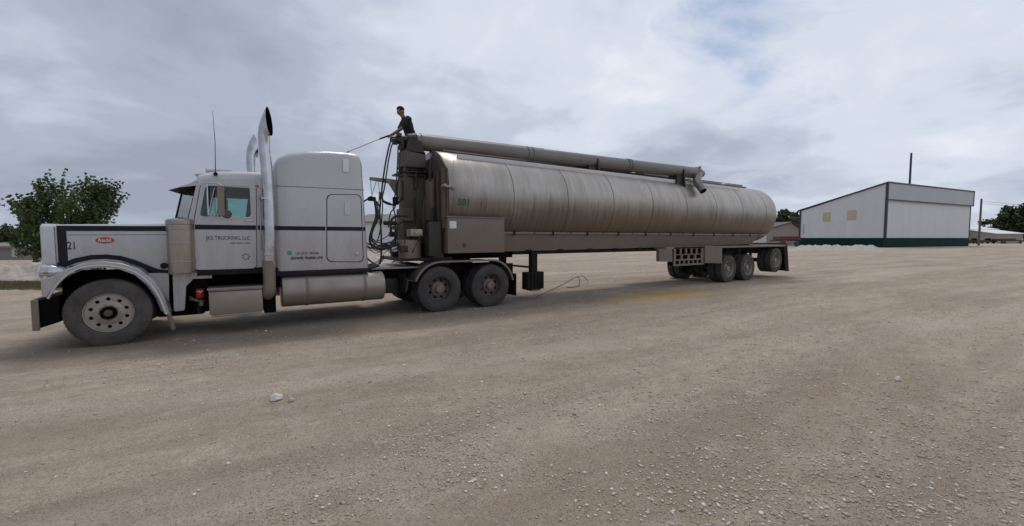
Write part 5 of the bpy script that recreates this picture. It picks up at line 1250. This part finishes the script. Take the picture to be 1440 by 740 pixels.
# long white walled building seen between truck and trailer
def longshed(name, px0, px1, depth, ye, yr, dpt, wm, rm, label):
    a = W(px0, depth); c = W(px1, depth); w_ = (c-a).normalized(); wl = (c-a).length; n_ = Vector((-w_.y, w_.x, 0)); e = empty(name, a.lerp(c, .5)); tag(e, label, 'building'); he, hr = HZ(ye, depth), HZ(yr, depth+dpt/2)
    def q(s, t, z): p = a+w_*s+n_*t; return (p.x, p.y, z)
    MB().add([q(0, 0, -.2), q(wl, 0, -.2), q(wl, dpt, -.2), q(0, dpt, -.2), q(0, 0, he), q(wl, 0, he), q(wl, dpt, he), q(0, dpt, he), q(0, dpt/2, hr-.1), q(wl, dpt/2, hr-.1)], [(0, 1, 5, 4), (1, 2, 6, 9, 5), (2, 3, 7, 6), (3, 0, 4, 8, 7)]).build('wall', wm, e, smooth=False)
    vs = []
    for s in (-.4, wl+.4): vs += [q(s, -.5, he-.05), q(s, dpt/2, hr), q(s, dpt+.5, he-.05), q(s, dpt+.5, he+.12), q(s, dpt/2, hr+.18), q(s, -.5, he+.12)]
    MB().add(vs, [(0, 1, 4, 5), (1, 2, 3, 4), (11, 10, 7, 6), (10, 9, 8, 7), (0, 6, 7, 1), (1, 7, 8, 2), (2, 8, 9, 3), (3, 9, 10, 4), (4, 10, 11, 5), (5, 11, 6, 0)]).build('roof', rm, e, smooth=False)
    return e, q, wl, he
e, q, wl, he = longshed('shed', 500, 640, 60, 313, 303, 14, M['white_clad'], M['greyroof'], 'long white walled shed seen between the truck cab and the trailer')
e, q, wl, he = longshed('shed', -40, 62, 34, 348, 341, 9, M['beige2'], M['greyroof'], 'low beige shed under the trees at the far left')
MB().add([q(wl-2.6, -.03, .2), q(wl-2.2, -.03, .2), q(wl-2.2, -.03, 1.1), q(wl-2.6, -.03, 1.1), q(wl-2.6, .0, .2), q(wl-2.2, .0, .2), q(wl-2.2, .0, 1.1), q(wl-2.6, .0, 1.1)], [(0, 1, 2, 3), (4, 7, 6, 5), (0, 4, 5, 1), (1, 5, 6, 2), (2, 6, 7, 3), (3, 7, 4, 0)]).build('window', M['white'], e)
e, q, wl, he = longshed('shed', 1330, 1400, 150, 323, 317, 20, M['beige2'], M['whiteroof'], 'beige shed with white roof just right of the white building')
e, q, wl, he = longshed('shed', 1400, 1437, 140, 329, 324, 16, M['beige2'], M['whiteroof'], 'lower long shed with bright white roof at the right edge')
# utility pole + wires
up = W(1375.5, 96); ut = HZ(280, 96); tag(MB().tube([up, Vector((up.x, up.y, ut))], [.22, .17], 10).build('utility_pole', M['pole'], origin=up), 'bare wooden utility pole standing right of the white building', 'utility pole')
wv = MB()
for z_ in (.6, 1.1):
    a_, c_ = Vector((up.x, up.y, ut-z_)), W(1500, 110, ut-z_+.4); m_ = a_.lerp(c_, .5)-Vector((0, 0, .5)); wv.tube([a_, m_, c_], .025, 5, smooth=5)
tag(wv.build('power_line', M['dkfence'], origin=up), 'pair of thin wires strung from the wooden utility pole', 'power line')
# red farm trailer between shed and building
rp_ = W(1110, 84); b = empty('farm_wagon', rp_); tag(b, 'maroon flatbed wagon parked behind the tank trailer by the tan shed', 'wagon')
def lb(u0, u1, v0, v1, z0, z1):
    f = lambda u, v, z: (rp_.x+RV.x*u+F0.x*v, rp_.y+RV.y*u+F0.y*v, z)
    return [f(u0, v0, z0), f(u1, v0, z0), f(u1, v1, z0), f(u0, v1, z0), f(u0, v0, z1), f(u1, v0, z1), f(u1, v1, z1), f(u0, v1, z1)], [(3, 2, 1, 0), (4, 5, 6, 7), (0, 1, 5, 4), (1, 2, 6, 5), (2, 3, 7, 6), (3, 0, 4, 7)]
MB().add(*lb(-1.9, 2.2, 0, 2.4, 1.35, 2.05)).build('wagon_box', M['maroon'], b, smooth=False)
m_ = MB(); m_.add(*lb(-2.6, 2.4, .1, 2.3, 1.15, 1.35)); m_.build('wagon_frame', M['dkfence'], b, smooth=False)
for u in (-1.5, 1.5): m2_ = MB().lathe([(.2, 0), (.5, .0), (.55, .08), (.5, .25), (.2, .25)], (0, 0, 0), 'Y', 20); o = m2_.build('wheel', M['rubber']); o.parent = b; o.location = RV*u+Vector((0, 0, .55)); o.rotation_euler = (0, 0, -YAW)
# dark low machinery by the right sheds: a pickup and a flatbed
def pickup(px, depth, L_, label, m):
    p = W(px, depth); e = empty('parked_truck', p); tag(e, label, 'truck', 'vehicles parked by the white roofed sheds'); e.rotation_euler = (0, 0, -YAW)
    b = MB(); b.plate(rloop([(-L_/2, .5), (-L_/2, 1.05), (-L_*.28, 1.12), (-L_*.16, 1.7), (L_*.12, 1.72), (L_*.16, 1.12), (L_/2, 1.1), (L_/2, .5)], .12), 0, 1.8); o = b.build('body', m); o.parent = e
    b = MB(); b.plate([(-L_*.24, 1.14), (-L_*.15, 1.6), (L_*.1, 1.62), (L_*.12, 1.14)], -.02, 1.82); o = b.build('window', M['deep']); o.parent = e
    for x in (-L_*.32, L_*.32):
        for y in (-.03, 1.6): o = MB().lathe([(.1, 0), (.34, .0), (.38, .05), (.38, .2), (.34, .24), (.1, .24)], (x, y, .38), 'Y', 18).build('wheel', M['rubber']); o.parent = e
pickup(1370, 128, 4.6, 'dark pickup truck parked at the foot of the utility pole', M['dkfence']); pickup(1389, 130, 5.4, 'dusty brown pickup parked in front of the beige shed', M['chassis'])
lt = W(1421, 128); e = empty('flatbed_trailer', lt); tag(e, 'low dark flatbed trailer parked before the far right shed', 'trailer'); e.rotation_euler = (0, 0, -YAW)
o = MB().box(-4.3, 4.5, 0, 2.2, .85, 1.1, .02).build('bed', M['dkfence']); o.parent = e
o = MB().box(-4.0, 2, .4, 1.8, 1.1, 1.6, .1).build('load', M['chassis']); o.parent = e
for x in (-2.6, -1.8, 3): o = MB().lathe([(.1, 0), (.38, 0), (.42, .06), (.4, .25), (.1, .25)], (x, -.02, .42), 'Y', 18).build('wheel', M['rubber']); o.parent = e
# ------------------------------------------------------------------ left background: rail, rubble bank, grass
def mound(name, px0, px1, d0, d1, hgt, m, label, cat='bank', seed=0, nx=70, ny=16, amp=.5, kind=None):
    vs = []; fs = []
    for j in range(ny+1):
        for i in range(nx+1):
            s, t = i/nx, j/ny; p = W(px0+(px1-px0)*s, d0+(d1-d0)*t); env = math.sin(math.pi*t)**.7*min(1, s*8, (1-s)*8)
            k = 1+amp*noise.noise(Vector((p.x*.8, p.y*.8, seed)))*1.6+.25*noise.noise(Vector((p.x*3.5, p.y*3.5, seed)))
            vs.append((p.x, p.y, -.03+hgt*env*max(.1, k)))
    for j in range(ny):
        for i in range(nx): a = j*(nx+1)+i; fs.append((a, a+1, a+nx+2, a+nx+1))
    o = MB().add(vs, fs).build(name, m, ang=180, origin=W((px0+px1)/2, (d0+d1)/2)); return tag(o, label, cat, None, kind)
M['rubble'] = mat('pale_limestone_rubble', (.46, .40, .34), .95, 0, .45, 3, bump=1, bscale=6); M['dirtpile'] = mat('pale_dirt', (.45, .40, .355), .95, 0, .25, 2, bump=1, bscale=8)
mound('rubble_bank', -60, 120, 16.5, 19.5, .52, M['rubble'], 'low bank of pale broken limestone left of the truck', seed=2)
mound('dirt_bank', 1108, 1242, 55, 66, .62, M['dirtpile'], 'low pale dirt mounds in front of the white building', seed=6)
mound('rubble_bank', 500, 585, 30, 40, .5, M['rubble'], 'pale stone heap on the ground seen behind the hanging hoses', seed=9)
M['grassm'] = mat('dry_grass', (.14, .13, .055), .95, 0, .5, 6, bump=1, bscale=30, dirt=.6, dirt_col=(.24, .19, .11), dscale=2)
gs_ = MB(); vs = []
for px_ in range(-80, 140, 10): vs.append(W(px_, 13.9+.2*math.sin(px_), .012)[:]) 
for px_ in range(130, -90, -10): vs.append(W(px_, 16.3+.3*math.sin(px_*.7), .012)[:])
# grass blades
rg = random.Random(3); bl = MB()
for k in range(9000):
    p = W(rg.uniform(-70, 130), 13.9+2.5*rg.random()**.8, 0); hgt = rg.uniform(.04, .11); a = rg.uniform(0, 3.14); dx, dy = math.cos(a)*.012, math.sin(a)*.012; lx_, ly_ = rg.uniform(-.04, .04), rg.uniform(-.04, .04)
    bl.v += [(p.x-dx, p.y-dy, 0), (p.x+dx, p.y+dy, 0), (p.x+lx_, p.y+ly_, hgt)]; n_ = len(bl.v); bl.f.append((n_-3, n_-2, n_-1))
tag(bl.add([vs[i] for i in range(len(vs))], [tuple(range(len(vs)))]).build('grass_strip', M['grassm'], smooth=False, origin=W(30, 15)), 'strip of short dry green grass before the limestone bank at left', 'grass', None, 'stuff')
fr = W(-60, 21); b = MB()
f1_, f2_ = W(-60, 21), W(75, 21); dr2 = (f2_-f1_)
zt_ = HZ(378, 21)
e = empty('low_rail', f1_.lerp(f2_, .5)); tag(e, 'dark low steel rail running behind the limestone bank at left', 'rail')
q1 = [f1_, f2_]; nn = Vector((-dr2.y, dr2.x, 0)).normalized()*.12
MB().add([f1_[:2]+(zt_-.14,), f2_[:2]+(zt_-.14,), (f2_+nn)[:2]+(zt_-.14,), (f1_+nn)[:2]+(zt_-.14,), f1_[:2]+(zt_,), f2_[:2]+(zt_,), (f2_+nn)[:2]+(zt_,), (f1_+nn)[:2]+(zt_,)], [(3, 2, 1, 0), (4, 5, 6, 7), (0, 1, 5, 4), (1, 2, 6, 5), (2, 3, 7, 6), (3, 0, 4, 7)]).build('beam', M['dkfence'], e, smooth=False)
for k in range(5): p = f1_.lerp(f2_, .1+.2*k)+nn*.5; MB().tube([Vector((p.x, p.y, -.05)), Vector((p.x, p.y, zt_-.1))], .05, 8).build('post', M['dkfence'], e)
